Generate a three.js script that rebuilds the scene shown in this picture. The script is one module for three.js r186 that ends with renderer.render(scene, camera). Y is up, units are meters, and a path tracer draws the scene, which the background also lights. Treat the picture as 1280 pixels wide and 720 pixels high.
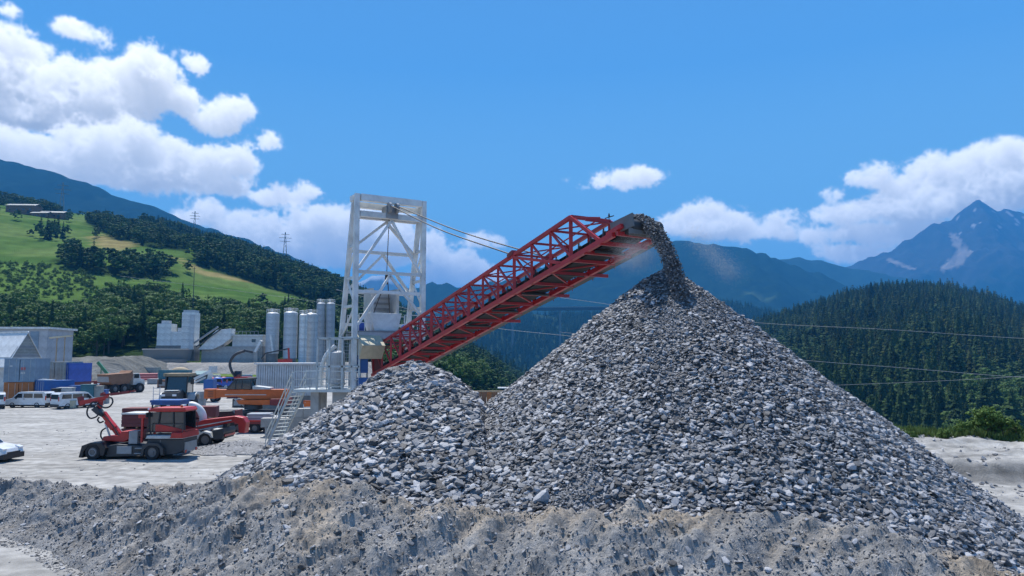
import * as THREE from 'three';
import { mergeGeometries } from 'three/addons/utils/BufferGeometryUtils.js';
import { ConvexGeometry } from 'three/addons/geometries/ConvexGeometry.js';

// ------------------------------------------------------------------ camera
const F = 924, PITCH = Math.atan(86 / 924), EYE = 6.2;
const camera = new THREE.PerspectiveCamera(2 * Math.atan(360 / F) * 180 / Math.PI, 16 / 9, 0.1, 40000);
camera.position.set(0, EYE, 0);
camera.rotation.set(PITCH, 0, 0);
const scene = new THREE.Scene();
const renderer = new THREE.WebGLRenderer({ antialias: true });
renderer.toneMapping = THREE.LinearToneMapping;
renderer.toneMappingExposure = 1.53;
renderer.shadowMap.enabled = true;

// ------------------------------------------------------------------ sun: high, ahead and to the left
const SUN = new THREE.Vector3(-0.24, 0.89, -0.38).normalize();
const sun = new THREE.DirectionalLight(new THREE.Color(1.0, 0.965, 0.91), 5.0);
sun.name = 'sun';
sun.position.copy(SUN).multiplyScalar(200);
sun.target.position.set(0, 0, -40);
sun.position.add(sun.target.position);
sun.castShadow = true;
Object.assign(sun.shadow.camera, { left: -80, right: 80, top: 80, bottom: -80, near: 1, far: 500 });
sun.shadow.mapSize.set(4096, 4096);
scene.add(sun, sun.target);

// ------------------------------------------------------------------ random numbers and noise
function rng(seed) { let s = seed | 0; return () => { s = (s + 0x6d2b79f5) | 0; let t = Math.imul(s ^ (s >>> 15), 1 | s); t = (t + Math.imul(t ^ (t >>> 7), 61 | t)) ^ t; return ((t ^ (t >>> 14)) >>> 0) / 4294967296; }; }
const PERM = new Uint8Array(512), GX = new Float32Array(256), GY = new Float32Array(256), GZ = new Float32Array(256);
{
  const r = rng(77), p = Array.from({ length: 256 }, (_, i) => i);
  for (let i = 255; i > 0; i--) { const j = Math.floor(r() * (i + 1)); [p[i], p[j]] = [p[j], p[i]]; }
  for (let i = 0; i < 512; i++) PERM[i] = p[i & 255];
  for (let i = 0; i < 256; i++) { const a = r() * 6.2832, z = r() * 2 - 1, q = Math.sqrt(1 - z * z); GX[i] = q * Math.cos(a); GY[i] = q * Math.sin(a); GZ[i] = z; }
}
function noise(x, y, z = 0.37) {
  const xi = Math.floor(x), yi = Math.floor(y), zi = Math.floor(z), fx = x - xi, fy = y - yi, fz = z - zi;
  const X = xi & 255, Y = yi & 255, Z = zi & 255;
  const u = fx * fx * fx * (fx * (fx * 6 - 15) + 10), v = fy * fy * fy * (fy * (fy * 6 - 15) + 10), w = fz * fz * fz * (fz * (fz * 6 - 15) + 10);
  const A = PERM[X] + Y, B = PERM[X + 1] + Y, AA = PERM[A] + Z, AB = PERM[A + 1] + Z, BA = PERM[B] + Z, BB = PERM[B + 1] + Z;
  const g = (h, a, b, c) => GX[h] * a + GY[h] * b + GZ[h] * c;
  const x00 = g(PERM[AA], fx, fy, fz), x10 = g(PERM[BA], fx - 1, fy, fz), x01 = g(PERM[AB], fx, fy - 1, fz), x11 = g(PERM[BB], fx - 1, fy - 1, fz);
  const y00 = g(PERM[AA + 1], fx, fy, fz - 1), y10 = g(PERM[BA + 1], fx - 1, fy, fz - 1), y01 = g(PERM[AB + 1], fx, fy - 1, fz - 1), y11 = g(PERM[BB + 1], fx - 1, fy - 1, fz - 1);
  const a = x00 + u * (x10 - x00), b = x01 + u * (x11 - x01), c = y00 + u * (y10 - y00), d = y01 + u * (y11 - y01);
  const e = a + v * (b - a), f = c + v * (d - c);
  return (e + w * (f - e)) * 1.5;
}
function fbm(x, y, z, oct) { let s = 0, a = 0.5; for (let i = 0; i < oct; i++) { s += a * noise(x, y, z); x = x * 2.03 + 11.3; y = y * 2.03 + 5.7; z = z * 2.03 + 3.1; a *= 0.5; } return s; }
const clamp = THREE.MathUtils.clamp, lerp = THREE.MathUtils.lerp, sstep = (a, b, x) => { const t = clamp((x - a) / (b - a), 0, 1); return t * t * (3 - 2 * t); };
function curve(pts, x) { if (x <= pts[0][0]) return pts[0].slice(1); for (let i = 1; i < pts.length; i++) if (x <= pts[i][0]) { const a = pts[i - 1], b = pts[i], t = (x - a[0]) / (b[0] - a[0]); return a.slice(1).map((v, k) => v + (b[k + 1] - v) * t); } return pts[pts.length - 1].slice(1); }

// ------------------------------------------------------------------ the sky: clear summer blue with fair-weather cumulus
// puffs of each cloud: azimuth and elevation in degrees, half width and half height in degrees
const CLOUDS = [
  { name: 'left', puffs: [[-38.0, 16.4, 4.58, 3.56], [-35.1, 17.7, 2.54, 2.29], [-34.2, 16.4, 3.05, 1.93], [-32.2, 17.0, 2.54, 1.68], [-30.6, 17.7, 2.29, 1.68], [-29.6, 16.9, 3.05, 1.42], [-27.2, 19.7, 1.42, 1.32], [-26.4, 18.7, 1.73, 1.42], [-27.9, 18.3, 2.03, 1.42], [-25.3, 17.8, 2.03, 1.02], [-22.6, 16.8, 1.22, 1.02], [-21.3, 17.5, 1.32, 1.02], [-21.7, 16.6, 1.42, 0.71], [-32.8, 15.6, 4.58, 1.02], [-36.1, 19.1, 1.53, 1.12], [-30.1, 18.6, 1.27, 0.71]] },
  { name: 'lower', puffs: [[-37.7, 12.6, 4.07, 1.68], [-34.7, 13.4, 1.78, 1.02], [-32.7, 13.3, 2.29, 1.02], [-30.4, 13.9, 2.29, 1.32], [-28.0, 14.5, 2.03, 1.42], [-25.9, 13.7, 2.44, 1.32], [-23.8, 13.1, 2.29, 1.32], [-21.2, 14.0, 1.73, 1.22], [-22.4, 12.3, 2.14, 0.81], [-26.9, 12.3, 3.56, 0.92], [-30.8, 12.6, 3.05, 0.81]] },
  { name: 'leftbits', puffs: [[-31.9, 21.2, 0.61, 0.25], [-31.1, 21.0, 1.12, 0.41], [-23.8, 20.2, 0.46, 0.51], [-24.2, 20.6, 0.25, 0.20], [-18.6, 15.6, 0.66, 0.36], [-17.0, 11.8, 1.44, 0.54], [-18.0, 11.5, 0.84, 0.24], [-16.0, 12.1, 0.78, 0.48], [-35.5, 21.7, 0.46, 0.36], [-25.3, 20.9, 0.31, 0.20], [-19.4, 15.5, 0.24, 0.18]] },
  { name: 'band', puffs: [[-22.9, 10.2, 1.42, 0.97], [-23.9, 9.6, 0.81, 0.61], [-21.0, 9.5, 1.53, 0.86], [-19.3, 9.1, 2.41, 1.20], [-17.6, 8.6, 2.41, 1.20], [-15.3, 9.6, 2.17, 1.56], [-13.5, 9.4, 2.53, 1.56], [-11.5, 9.8, 1.99, 1.32], [-9.9, 8.9, 2.71, 1.68], [-8.1, 8.3, 2.41, 1.44], [-4.7, 6.9, 1.80, 1.32], [-3.1, 6.4, 1.68, 1.02], [-6.2, 6.2, 1.80, 1.08], [-12.3, 7.6, 3.61, 1.08], [-18.1, 7.7, 3.01, 0.96], [-1.6, 5.9, 1.20, 0.72]] },
  { name: 'mid', puffs: [[9.7, 13.6, 1.56, 0.60], [7.8, 13.3, 1.20, 0.30], [10.7, 13.6, 0.84, 0.54], [-2.3, 8.9, 1.02, 0.48], [-3.1, 8.7, 0.54, 0.30]] },
  { name: 'low', puffs: [[15.0, 10.3, 1.99, 1.20], [13.3, 9.8, 1.68, 0.78], [16.2, 9.6, 2.41, 0.78], [18.2, 9.2, 2.11, 0.54], [20.3, 9.7, 0.84, 0.60], [20.7, 9.0, 0.48, 0.60]] },
  { name: 'right', puffs: [[25.3, 12.6, 0.46, 0.46], [26.6, 12.4, 1.12, 0.71], [24.2, 11.5, 0.46, 0.31], [28.8, 11.3, 1.78, 1.02], [30.5, 12.0, 1.93, 1.32], [32.4, 12.3, 1.93, 1.32], [34.2, 12.4, 1.93, 1.32], [36.3, 11.6, 3.05, 1.78], [31.6, 10.4, 4.07, 1.32], [28.3, 10.0, 3.05, 0.92], [24.7, 9.9, 2.03, 0.56], [23.6, 8.6, 1.42, 0.66], [25.5, 8.7, 2.03, 0.66], [24.1, 7.6, 1.12, 0.46], [25.9, 7.1, 1.53, 0.41], [28.7, 8.5, 2.03, 0.81], [34.3, 10.6, 3.05, 1.42]] },
];
const SKYW = 4096, SKYH = 2048;
function cloudField(puffs, seed) {
  const V = 0.085, M = 1.0;
  let u0 = 1e9, u1 = -1e9, v0 = 1e9, v1 = -1e9, dm = 0;
  for (const [a, e, ra, re] of puffs) { u0 = Math.min(u0, a - ra); u1 = Math.max(u1, a + ra); v0 = Math.min(v0, e - re); v1 = Math.max(v1, e + re); dm = Math.max(dm, Math.max(re, 0.7 * ra)); }
  u0 -= M; u1 += M; v0 -= M * 0.7; v1 += M; const dz = Math.min(dm * 1.15, 3.2) + 0.3, WZ = V * 1.6;
  const nu = Math.ceil((u1 - u0) / V), nv = Math.ceil((v1 - v0) / V), nw = Math.ceil(2 * dz / WZ);
  const D = new Float32Array(nu * nv * nw), T = new Float32Array(nu * nv * nw);
  const r = rng(seed), P = puffs.map(([a, e, ra, re]) => ({ a, e, ra, re, w: (r() - 0.5) * 1.2 * re, rw: Math.min(Math.max(re, ra * 0.6), 3) }));
  for (let k = 0; k < nw; k++) for (let j = 0; j < nv; j++) {
    const w = -dz + k * WZ, v = v0 + j * V;
    const near = P.filter((p) => { const q = ((v - p.e) / (p.re + 0.5)) ** 2 + ((w - p.w) / (p.rw + 0.5)) ** 2; return q < 1.5; });
    if (!near.length) continue;
    for (let i = 0; i < nu; i++) {
      const u = u0 + i * V; let m = -9, s = 0;
      for (const p of near) {
        const dv = (v - p.e) / p.re, q = Math.sqrt(((u - p.a) / p.ra) ** 2 + (dv < 0 ? dv * dv * 1.5 : dv * dv) + ((w - p.w) / p.rw) ** 2);
        const e = (1 - q) * Math.min(1.1, p.re); if (e > m) m = e; if (e > -0.6) s += Math.exp(e * 4);
      }
      if (m < -0.75) continue;
      const env = Math.min(s > 0 ? Math.log(s) / 4 : m, m + 0.12);
      const n1 = noise(u * 0.62, v * 0.8, w * 0.62 + seed), n2 = noise(u * 1.5 + 7, v * 1.7, w * 1.5), n3 = noise(u * 3.3, v * 3.5 + 3, w * 3.3), n4 = noise(u * 6.6, v * 6.8, w * 6.6 + 5);
      const bill = 0.5 * n1 + 0.46 * (0.34 - Math.abs(n2)) * 1.6 + 0.38 * (0.32 - Math.abs(n3)) * 1.6 + 0.3 * (0.3 - Math.abs(n4)) * 1.3 + 0.12 * noise(u * 12, v * 12, w * 12);
      const d = env * 0.82 + bill - 0.12;
      if (d > 0) D[(k * nv + j) * nu + i] = Math.min(1, d * 5);
    }
  }
  // optical depth towards the sun, row by row from the top
  const sx = SUN.x / SUN.y, sw = -SUN.z / SUN.y * V / WZ;
  for (let j = nv - 2; j >= 0; j--) for (let k = 0; k < nw; k++) for (let i = 0; i < nu; i++) {
    const fi = i + sx, fk = k + sw, i0 = Math.floor(fi), k0 = Math.floor(fk), a = fi - i0, b = fk - k0; let t = 0;
    for (let q = 0; q < 4; q++) { const ii = i0 + (q & 1), kk = k0 + (q >> 1); if (ii < 0 || kk < 0 || ii >= nu || kk >= nw) continue; const id = (kk * nv + j + 1) * nu + ii; t += (q & 1 ? a : 1 - a) * (q >> 1 ? b : 1 - b) * (T[id] + D[id]); }
    T[(k * nv + j) * nu + i] = t;
  }
  return { u0, u1, v0, v1, nu, nv, nw, V, D, T };
}
function skyColour(el, out) {
  const t = Math.max(0, el) / 90;
  const c = curve([[0, 0.34, 0.60, 0.81], [0.06, 0.265, 0.535, 0.79], [0.13, 0.17, 0.425, 0.75], [0.24, 0.088, 0.30, 0.69], [0.45, 0.068, 0.21, 0.55], [1, 0.06, 0.18, 0.46]], t);
  out[0] = c[0] * 0.93; out[1] = c[1] * 0.9; out[2] = c[2] * 0.85;
}
{
  const data = new Float32Array(SKYW * SKYH * 4), c = [0, 0, 0];
  for (let y = 0; y < SKYH; y++) {
    skyColour(((y + 0.5) / SKYH - 0.5) * 180, c);
    for (let x = 0; x < SKYW; x++) { const o = (y * SKYW + x) * 4; data[o] = c[0]; data[o + 1] = c[1]; data[o + 2] = c[2]; data[o + 3] = 1; }
  }
  // the clouds in view, and the same kinds of cloud all round the horizon
  const places = { left: [[0, 1], [112, -1], [205, 1], [260, -1]], lower: [[0, 1], [112, -1], [205, 1], [160, 1]], leftbits: [[0, 1], [150, 1], [-120, -1]], band: [[0, 1], [88, 1], [-75, -1], [180, -1]], mid: [[0, 1], [70, 1], [-90, 1], [170, 1]], low: [[0, 1], [60, -1], [150, 1], [-110, 1]], right: [[0, 1], [-110, -1], [100, -1], [140, 1], [-150, 1]] };
  CLOUDS.forEach((cl, n) => {
    const g = cloudField(cl.puffs, 31 + n * 17);
    for (const [turn, flip] of places[cl.name]) {
      const a0 = (flip > 0 ? g.u0 : -g.u1) + turn, a1 = (flip > 0 ? g.u1 : -g.u0) + turn;
      const c0 = Math.floor(((a0 - 90) / 360 + 0.5) * SKYW), c1 = Math.ceil(((a1 - 90) / 360 + 0.5) * SKYW), r0 = Math.floor((g.v0 / 180 + 0.5) * SKYH), r1 = Math.ceil((g.v1 / 180 + 0.5) * SKYH);
      for (let row = r0; row < r1; row++) for (let col = c0; col < c1; col++) {
        const el = ((row + 0.5) / SKYH - 0.5) * 180, az = ((col + 0.5) / SKYW - 0.5) * 360 + 90;
        const u = (flip > 0 ? az - turn : turn - az), fi = (u - g.u0) / g.V, fj = (el - g.v0) / g.V, i0 = Math.floor(fi), j0 = Math.floor(fj);
        if (i0 < 0 || j0 < 0 || i0 >= g.nu - 1 || j0 >= g.nv - 1) continue;
        const a = fi - i0, b = fj - j0; let tr = 1, R = 0, G = 0, B = 0;
        for (let k = 0; k < g.nw && tr > 0.01; k++) {
          const o = (k * g.nv + j0) * g.nu + i0, w00 = (1 - a) * (1 - b), w10 = a * (1 - b), w01 = (1 - a) * b, w11 = a * b;
          const d = w00 * g.D[o] + w10 * g.D[o + 1] + w01 * g.D[o + g.nu] + w11 * g.D[o + g.nu + 1];
          if (d <= 0.002) continue;
          const t = w00 * g.T[o] + w10 * g.T[o + 1] + w01 * g.T[o + g.nu] + w11 * g.T[o + g.nu + 1];
          const al = 1 - Math.exp(-d * 0.42), L = 0.66 * Math.exp(-t * 0.075) + 0.50 * Math.exp(-t * 0.014), q = al * tr;
          R += q * (L * 0.84 + 0.19); G += q * (L * 0.82 + 0.215); B += q * (L * 0.78 + 0.25); tr *= 1 - al;
        }
        const o = (row * SKYW + ((col % SKYW) + SKYW) % SKYW) * 4;
        data[o] = data[o] * tr + R; data[o + 1] = data[o + 1] * tr + G; data[o + 2] = data[o + 2] * tr + B;
      }
    }
  });
  const sky = new THREE.DataTexture(data, SKYW, SKYH, THREE.RGBAFormat, THREE.FloatType);
  sky.mapping = THREE.EquirectangularReflectionMapping; sky.magFilter = THREE.LinearFilter; sky.needsUpdate = true;
  scene.background = sky; scene.environment = sky;
}
scene.fog = new THREE.FogExp2(new THREE.Color().setRGB(0.07, 0.42, 1.0), 0.000135);

// ------------------------------------------------------------------ builders
const V3 = (x, y, z) => new THREE.Vector3(x, y, z);
const cosP = Math.cos(PITCH), sinP = Math.sin(PITCH);
function at(px, py, d) { const x = (px - 640) / F, y = (360 - py) / F, Y = y * cosP + sinP, Z = cosP - y * sinP, k = d / Z; return V3(x * k, EYE + Y * k, -d); }   // a point at depth d
function gnd(px, py, h = 0) { const y = (360 - py) / F, Y = y * cosP + sinP, Z = cosP - y * sinP; return at(px, py, (h - EYE) / Y * Z); }                               // where that line meets level h
function seen(x, y, z) { const c = -z * cosP + (y - EYE) * sinP, u = (y - EYE) * cosP + z * sinP; return [640 + F * x / c, 360 - F * u / c, c]; }
function inside(poly, x, y) { let c = false; for (let i = 0, j = poly.length - 1; i < poly.length; j = i++) { const [xi, yi] = poly[i], [xj, yj] = poly[j]; if (yi > y !== yj > y && x < (xj - xi) * (y - yi) / (yj - yi) + xi) c = !c; } return c; }

const taken = new Map();
function numbered(name) { const n = taken.get(name) ?? 0; taken.set(name, n + 1); return n ? name + '_' + String(n).padStart(3, '0') : name; }
function thing(name, label, category, pos, turn = 0, group) {
  const o = new THREE.Group(); o.name = numbered(name); scene.add(o);
  if (pos) o.position.copy(pos); o.rotation.y = turn;
  o.userData = { label, category }; if (group) o.userData.group = group;
  return o;
}
function metreUV(g, s = 1) {   // uv in metres, box-projected
  const p = g.attributes.position.array, n = g.attributes.normal.array, uv = new Float32Array(p.length / 3 * 2);
  for (let i = 0, k = 0; i < p.length; i += 3, k += 2) {
    const ax = Math.abs(n[i]), ay = Math.abs(n[i + 1]), az = Math.abs(n[i + 2]);
    if (ay >= ax && ay >= az) { uv[k] = p[i] * s; uv[k + 1] = p[i + 2] * s; } else if (ax >= az) { uv[k] = p[i + 2] * s; uv[k + 1] = p[i + 1] * s; } else { uv[k] = p[i] * s; uv[k + 1] = p[i + 1] * s; }
  }
  g.setAttribute('uv', new THREE.BufferAttribute(uv, 2)); return g;
}
function flat(g) { let q = g.index ? g.toNonIndexed() : g; for (const k of Object.keys(q.attributes)) if (k !== 'position' && k !== 'normal') q.deleteAttribute(k); if (!q.attributes.normal) q.computeVertexNormals(); return q; }
function join(list) { const g = mergeGeometries(list.flat(9).map(flat)); return metreUV(g); }
function lit(m) { m.castShadow = m.receiveShadow = true; return m; }
function part(name, list, mat, parent, label) {
  const m = lit(new THREE.Mesh(Array.isArray(list) ? join(list) : list, mat)); m.name = name;
  if (label) m.userData.label = label; (parent ?? scene).add(m); return m;
}
function solo(name, list, mat, label, category, group) { const m = part(numbered(name), list, mat); m.userData = { label, category }; if (group) m.userData.group = group; return m; }
function struct(name, list, mat) { const m = part(numbered(name), list, mat); m.userData.kind = 'structure'; return m; }
const bx = (w, h, d, x = 0, y = 0, z = 0, rx = 0, ry = 0, rz = 0) => { const g = new THREE.BoxGeometry(w, h, d); if (rx) g.rotateX(rx); if (ry) g.rotateY(ry); if (rz) g.rotateZ(rz); return g.translate(x, y, z); };
const span = (x0, x1, y0, y1, z0, z1) => bx(Math.abs(x1 - x0), Math.abs(y1 - y0), Math.abs(z1 - z0), (x0 + x1) / 2, (y0 + y1) / 2, (z0 + z1) / 2);
function bar(p, q, w, h = w) {   // a square bar from p to q
  const d = q.clone().sub(p), l = d.length(), g = new THREE.BoxGeometry(w, h, l), m = new THREE.Matrix4(); d.normalize();
  const up = Math.abs(d.y) > 0.99 ? V3(1, 0, 0) : V3(0, 1, 0), x = up.clone().cross(d).normalize(), y = d.clone().cross(x);
  m.makeBasis(x, y, d); m.setPosition(p.clone().add(q).multiplyScalar(0.5)); return g.applyMatrix4(m);
}
function rod(p, q, r0, r1 = r0, seg = 8) { const d = q.clone().sub(p), l = d.length(), g = new THREE.CylinderGeometry(r1, r0, l, seg); g.applyQuaternion(new THREE.Quaternion().setFromUnitVectors(V3(0, 1, 0), d.normalize())); const c = p.clone().add(q).multiplyScalar(0.5); return g.translate(c.x, c.y, c.z); }
function tube(pts, r, seg = 24, rad = 6) { return new THREE.TubeGeometry(new THREE.CatmullRomCurve3(pts), seg, r, rad, false); }
function ext(pts, depth, bevel = 0.03) {   // a side profile (x, y) given thickness along z
  const s = new THREE.Shape(); pts.forEach(([x, y], i) => i ? s.lineTo(x, y) : s.moveTo(x, y)); s.closePath();
  const g = new THREE.ExtrudeGeometry(s, { depth: depth - 2 * bevel, bevelEnabled: bevel > 0, bevelThickness: bevel, bevelSize: bevel, bevelOffset: -bevel, bevelSegments: 2 });
  return g.translate(0, 0, -depth / 2 + bevel);
}
function angled(list, rx, ry, rz, x = 0, y = 0, z = 0) { const m = new THREE.Matrix4().makeRotationFromEuler(new THREE.Euler(rx, ry, rz)).setPosition(x, y, z); return list.flat(9).map((g) => g.applyMatrix4(m)); }
function wheel(parent, x, y, z, r, w, hub = 0.5) {   // axle along z
  const pr = [[hub * r, -w / 2], [r * 0.86, -w / 2], [r * 0.97, -w * 0.42], [r, -w * 0.3], [r, w * 0.3], [r * 0.97, w * 0.42], [r * 0.86, w / 2], [hub * r, w / 2]].map(([a, b]) => new THREE.Vector2(a, b));
  const t = part('wheel', [new THREE.LatheGeometry(pr, 20).rotateX(Math.PI / 2)], MAT.rubber, parent); t.position.set(x, y, z);
  const rim = [new THREE.CylinderGeometry(hub * r, hub * r, w * 0.7, 16).rotateX(Math.PI / 2), new THREE.CylinderGeometry(hub * r * 0.4, hub * r * 0.5, w * 0.94, 10).rotateX(Math.PI / 2)];
  for (let i = 0; i < 6; i++) rim.push(new THREE.CylinderGeometry(0.02, 0.02, w * 0.82, 5).rotateX(Math.PI / 2).translate(Math.cos(i * 1.047) * hub * r * 0.7, Math.sin(i * 1.047) * hub * r * 0.7, 0));
  part('rim', rim, MAT.rim, t); return t;
}

// ------------------------------------------------------------------ textures and materials
function texture(n, f, srgb = false) { const d = new Uint8Array(n * n * 4); const o = [0, 0, 0]; for (let y = 0; y < n; y++) for (let x = 0; x < n; x++) { f(x / n, y / n, o); const k = (y * n + x) * 4; d[k] = clamp(o[0], 0, 1) * 255; d[k + 1] = clamp(o[1], 0, 1) * 255; d[k + 2] = clamp(o[2], 0, 1) * 255; d[k + 3] = 255; } const t = new THREE.DataTexture(d, n, n); t.wrapS = t.wrapT = THREE.RepeatWrapping; t.magFilter = THREE.LinearFilter; if (srgb) t.colorSpace = THREE.SRGBColorSpace; t.needsUpdate = true; return t; }
// noise that repeats over the unit square
const tiled = (x, y, f, oct, z = 0) => { let s = 0, a = 0.5; for (let i = 0; i < oct; i++) { const n = f << i, c = 6.28318 * x, d = 6.28318 * y, k = n / 6.28318; s += a * noise(Math.cos(c) * k + 20, Math.sin(c) * k + Math.cos(d) * k + 40, Math.sin(d) * k + z); a *= 0.55; } return s; };
const scaled = (t, rx, ry = rx) => { const c = t.clone(); c.repeat.set(rx, ry); c.needsUpdate = true; return c; };
const TEX = {
  grime: texture(256, (x, y, o) => { const v = 0.86 + 0.34 * tiled(x, y, 3, 5) + 0.10 * tiled(x, y, 24, 2, 9); o[0] = v; o[1] = v * 0.99; o[2] = v * 0.97; }),
  grit: texture(512, (x, y, o) => { const v = 0.5 + 0.55 * tiled(x, y, 14, 5, 3) + 0.25 * tiled(x, y, 90, 2, 5); o[0] = o[1] = o[2] = v; }),
  stone: texture(256, (x, y, o) => { const a = tiled(x, y, 4, 5, 2), b = tiled(x, y, 22, 3, 8), v = 0.80 + 0.30 * a + 0.28 * b; o[0] = v; o[1] = v; o[2] = v * 1.01; }),
  dust: texture(1024, (x, y, o) => { const a = tiled(x, y, 3, 6, 1), b = tiled(x, y, 40, 3, 7), v = 0.86 + 0.26 * a + 0.16 * b; o[0] = v; o[1] = v * 0.995; o[2] = v * 0.985; }),
};
const mat = (r, g, b, rough = 0.6, o = {}) => new THREE.MeshStandardMaterial({ color: new THREE.Color().setRGB(r, g, b), roughness: rough, ...o });
const paint = (r, g, b, rough = 0.45, s = 0.5) => mat(r, g, b, rough, { map: scaled(TEX.grime, s) });
const MAT = {
  red: paint(0.50, 0.025, 0.032, 0.45), redDark: paint(0.22, 0.03, 0.03, 0.6), redBright: paint(0.50, 0.028, 0.020, 0.4), maroon: paint(0.17, 0.045, 0.045, 0.7), pink: paint(0.48, 0.12, 0.13, 0.6),
  orange: paint(0.60, 0.125, 0.018, 0.4), white: paint(0.72, 0.73, 0.72, 0.45), offwhite: paint(0.55, 0.56, 0.55, 0.6), steel: paint(0.50, 0.53, 0.55, 0.4), headGrey: paint(0.16, 0.165, 0.17, 0.6), grey: paint(0.30, 0.31, 0.32, 0.6), dark: paint(0.045, 0.047, 0.05, 0.55),
  black: paint(0.018, 0.018, 0.02, 0.5), blue: paint(0.03, 0.12, 0.36, 0.45), blueBright: paint(0.03, 0.10, 0.45, 0.4), greyBlue: paint(0.20, 0.28, 0.36, 0.6), greyBox: paint(0.32, 0.33, 0.31, 0.65), rust: paint(0.40, 0.15, 0.05, 0.8), teal: paint(0.04, 0.16, 0.2, 0.6),
  green: paint(0.05, 0.22, 0.12, 0.5), beige: paint(0.52, 0.47, 0.34, 0.6), wood: paint(0.36, 0.22, 0.10, 0.8), brown: paint(0.24, 0.13, 0.08, 0.9), conc: paint(0.40, 0.39, 0.37, 0.85), concDark: paint(0.22, 0.22, 0.21, 0.85), silo: paint(0.52, 0.55, 0.58, 0.4), siloDark: paint(0.38, 0.41, 0.45, 0.5),
  galv: mat(0.52, 0.56, 0.57, 0.45, { metalness: 0.25, map: scaled(TEX.grime, 0.8) }), cable: mat(0.05, 0.05, 0.055, 0.6), wire: mat(0.24, 0.25, 0.26, 0.6), rubber: mat(0.022, 0.022, 0.024, 0.85, { map: scaled(TEX.grime, 2) }), rim: paint(0.16, 0.16, 0.165, 0.5), rimLight: paint(0.4, 0.4, 0.42, 0.4),
  glass: new THREE.MeshPhysicalMaterial({ color: new THREE.Color().setRGB(0.02, 0.025, 0.03), roughness: 0.06, metalness: 0, clearcoat: 1, clearcoatRoughness: 0.03 }), lamp: mat(0.7, 0.72, 0.75, 0.12), lampRed: mat(0.45, 0.02, 0.02, 0.2), belt: mat(0.02, 0.02, 0.022, 0.8),
  carWhite: new THREE.MeshPhysicalMaterial({ color: new THREE.Color().setRGB(0.72, 0.73, 0.74), roughness: 0.35, clearcoat: 0.8, clearcoatRoughness: 0.08, map: scaled(TEX.grime, 0.4) }), copper: mat(0.3, 0.12, 0.06, 0.5, { metalness: 0.6 }), tan: paint(0.34, 0.26, 0.16, 0.7), yellow: paint(0.55, 0.36, 0.05, 0.5),
};

// ------------------------------------------------------------------ terrain
function field(xs, zs, h, colour, smoothNormals = true) {   // a height field over those x and z lines
  const nx = xs.length, nz = zs.length, P = new Float32Array(nx * nz * 3), C = colour ? new Float32Array(nx * nz * 3) : null, U = new Float32Array(nx * nz * 2), I = [], c = [0, 0, 0];
  for (let j = 0; j < nz; j++) for (let i = 0; i < nx; i++) {
    const o = j * nx + i, y = h(xs[i], zs[j]); P[o * 3] = xs[i]; P[o * 3 + 1] = y; P[o * 3 + 2] = zs[j]; U[o * 2] = xs[i]; U[o * 2 + 1] = zs[j];
    if (C) { colour(xs[i], y, zs[j], c); C[o * 3] = c[0]; C[o * 3 + 1] = c[1]; C[o * 3 + 2] = c[2]; }
    if (i && j) { const a = o - nx - 1, b = o - nx, d = o - 1; I.push(a, b, o, a, o, d); }
  }
  const up = zs[1] > zs[0];
  if (up) for (let i = 0; i < I.length; i += 3) { const t = I[i + 1]; I[i + 1] = I[i + 2]; I[i + 2] = t; }
  const g = new THREE.BufferGeometry(); g.setAttribute('position', new THREE.BufferAttribute(P, 3)); g.setAttribute('uv', new THREE.BufferAttribute(U, 2)); if (C) g.setAttribute('color', new THREE.BufferAttribute(C, 3));
  g.setIndex(I); g.computeVertexNormals(); return g;
}
const line = (a, b, step) => { const n = Math.max(1, Math.round(Math.abs(b - a) / step)); return Array.from({ length: n + 1 }, (_, i) => a + (b - a) * i / n); };
const lines = (...s) => { const o = []; for (let i = 0; i + 2 < s.length; i += 2) o.push(...line(s[i], s[i + 2], s[i + 1]).slice(i ? 1 : 0)); return o; };   // lines(from, step, to, step, to ...)

// the yard: pale rock dust pressed flat by wheels; it ends in a drop to the valley on the right
const EDGE = [[-70, 420], [-40, 300], [-14, 150], [0, 104], [10, 78], [16, 56], [40, 49], [60, 47], [400, 60]];
function groundH(x, z) {
  const d = -z, over = d - curve(EDGE, x)[0] - 2.5 * noise(x * 0.08, z * 0.05);
  let h = 0.05 * noise(x * 0.16, z * 0.16) + 0.035 * noise(x * 0.6, z * 0.9) + 0.012 * noise(x * 2.1, z * 2.1);
  h += 0.04 * noise(x * 0.12 + z * 0.05, z * 1.3);
  const r = sstep(13, 19, x) * sstep(36.6, 38.3, d + 1.2 * noise(x * 0.22, 3.3) - (x - 20) * 0.05); h += r * (0.8 + 0.3 * noise(x * 0.35, z * 0.35) + 0.2 * noise(x * 0.9, z * 1.5) + 0.12 * Math.abs(noise(x * 2.3, z * 2.9)));
  if (x > 12) h += 0.16 * sstep(12, 18, x) * sstep(30, 33, d) * noise(x * 0.25, z * 1.1, 9);
  h += 0.35 * sstep(60, 20, d) * sstep(24, 36, x) * noise(x * 0.1, 7.7);
  if (over > 0) h -= 36 * sstep(0, 80, over) + 0.1 * over;
  if (d > 150) h += 0.012 * (d - 150) * sstep(-35, -70, x);
  return h;
}
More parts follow.
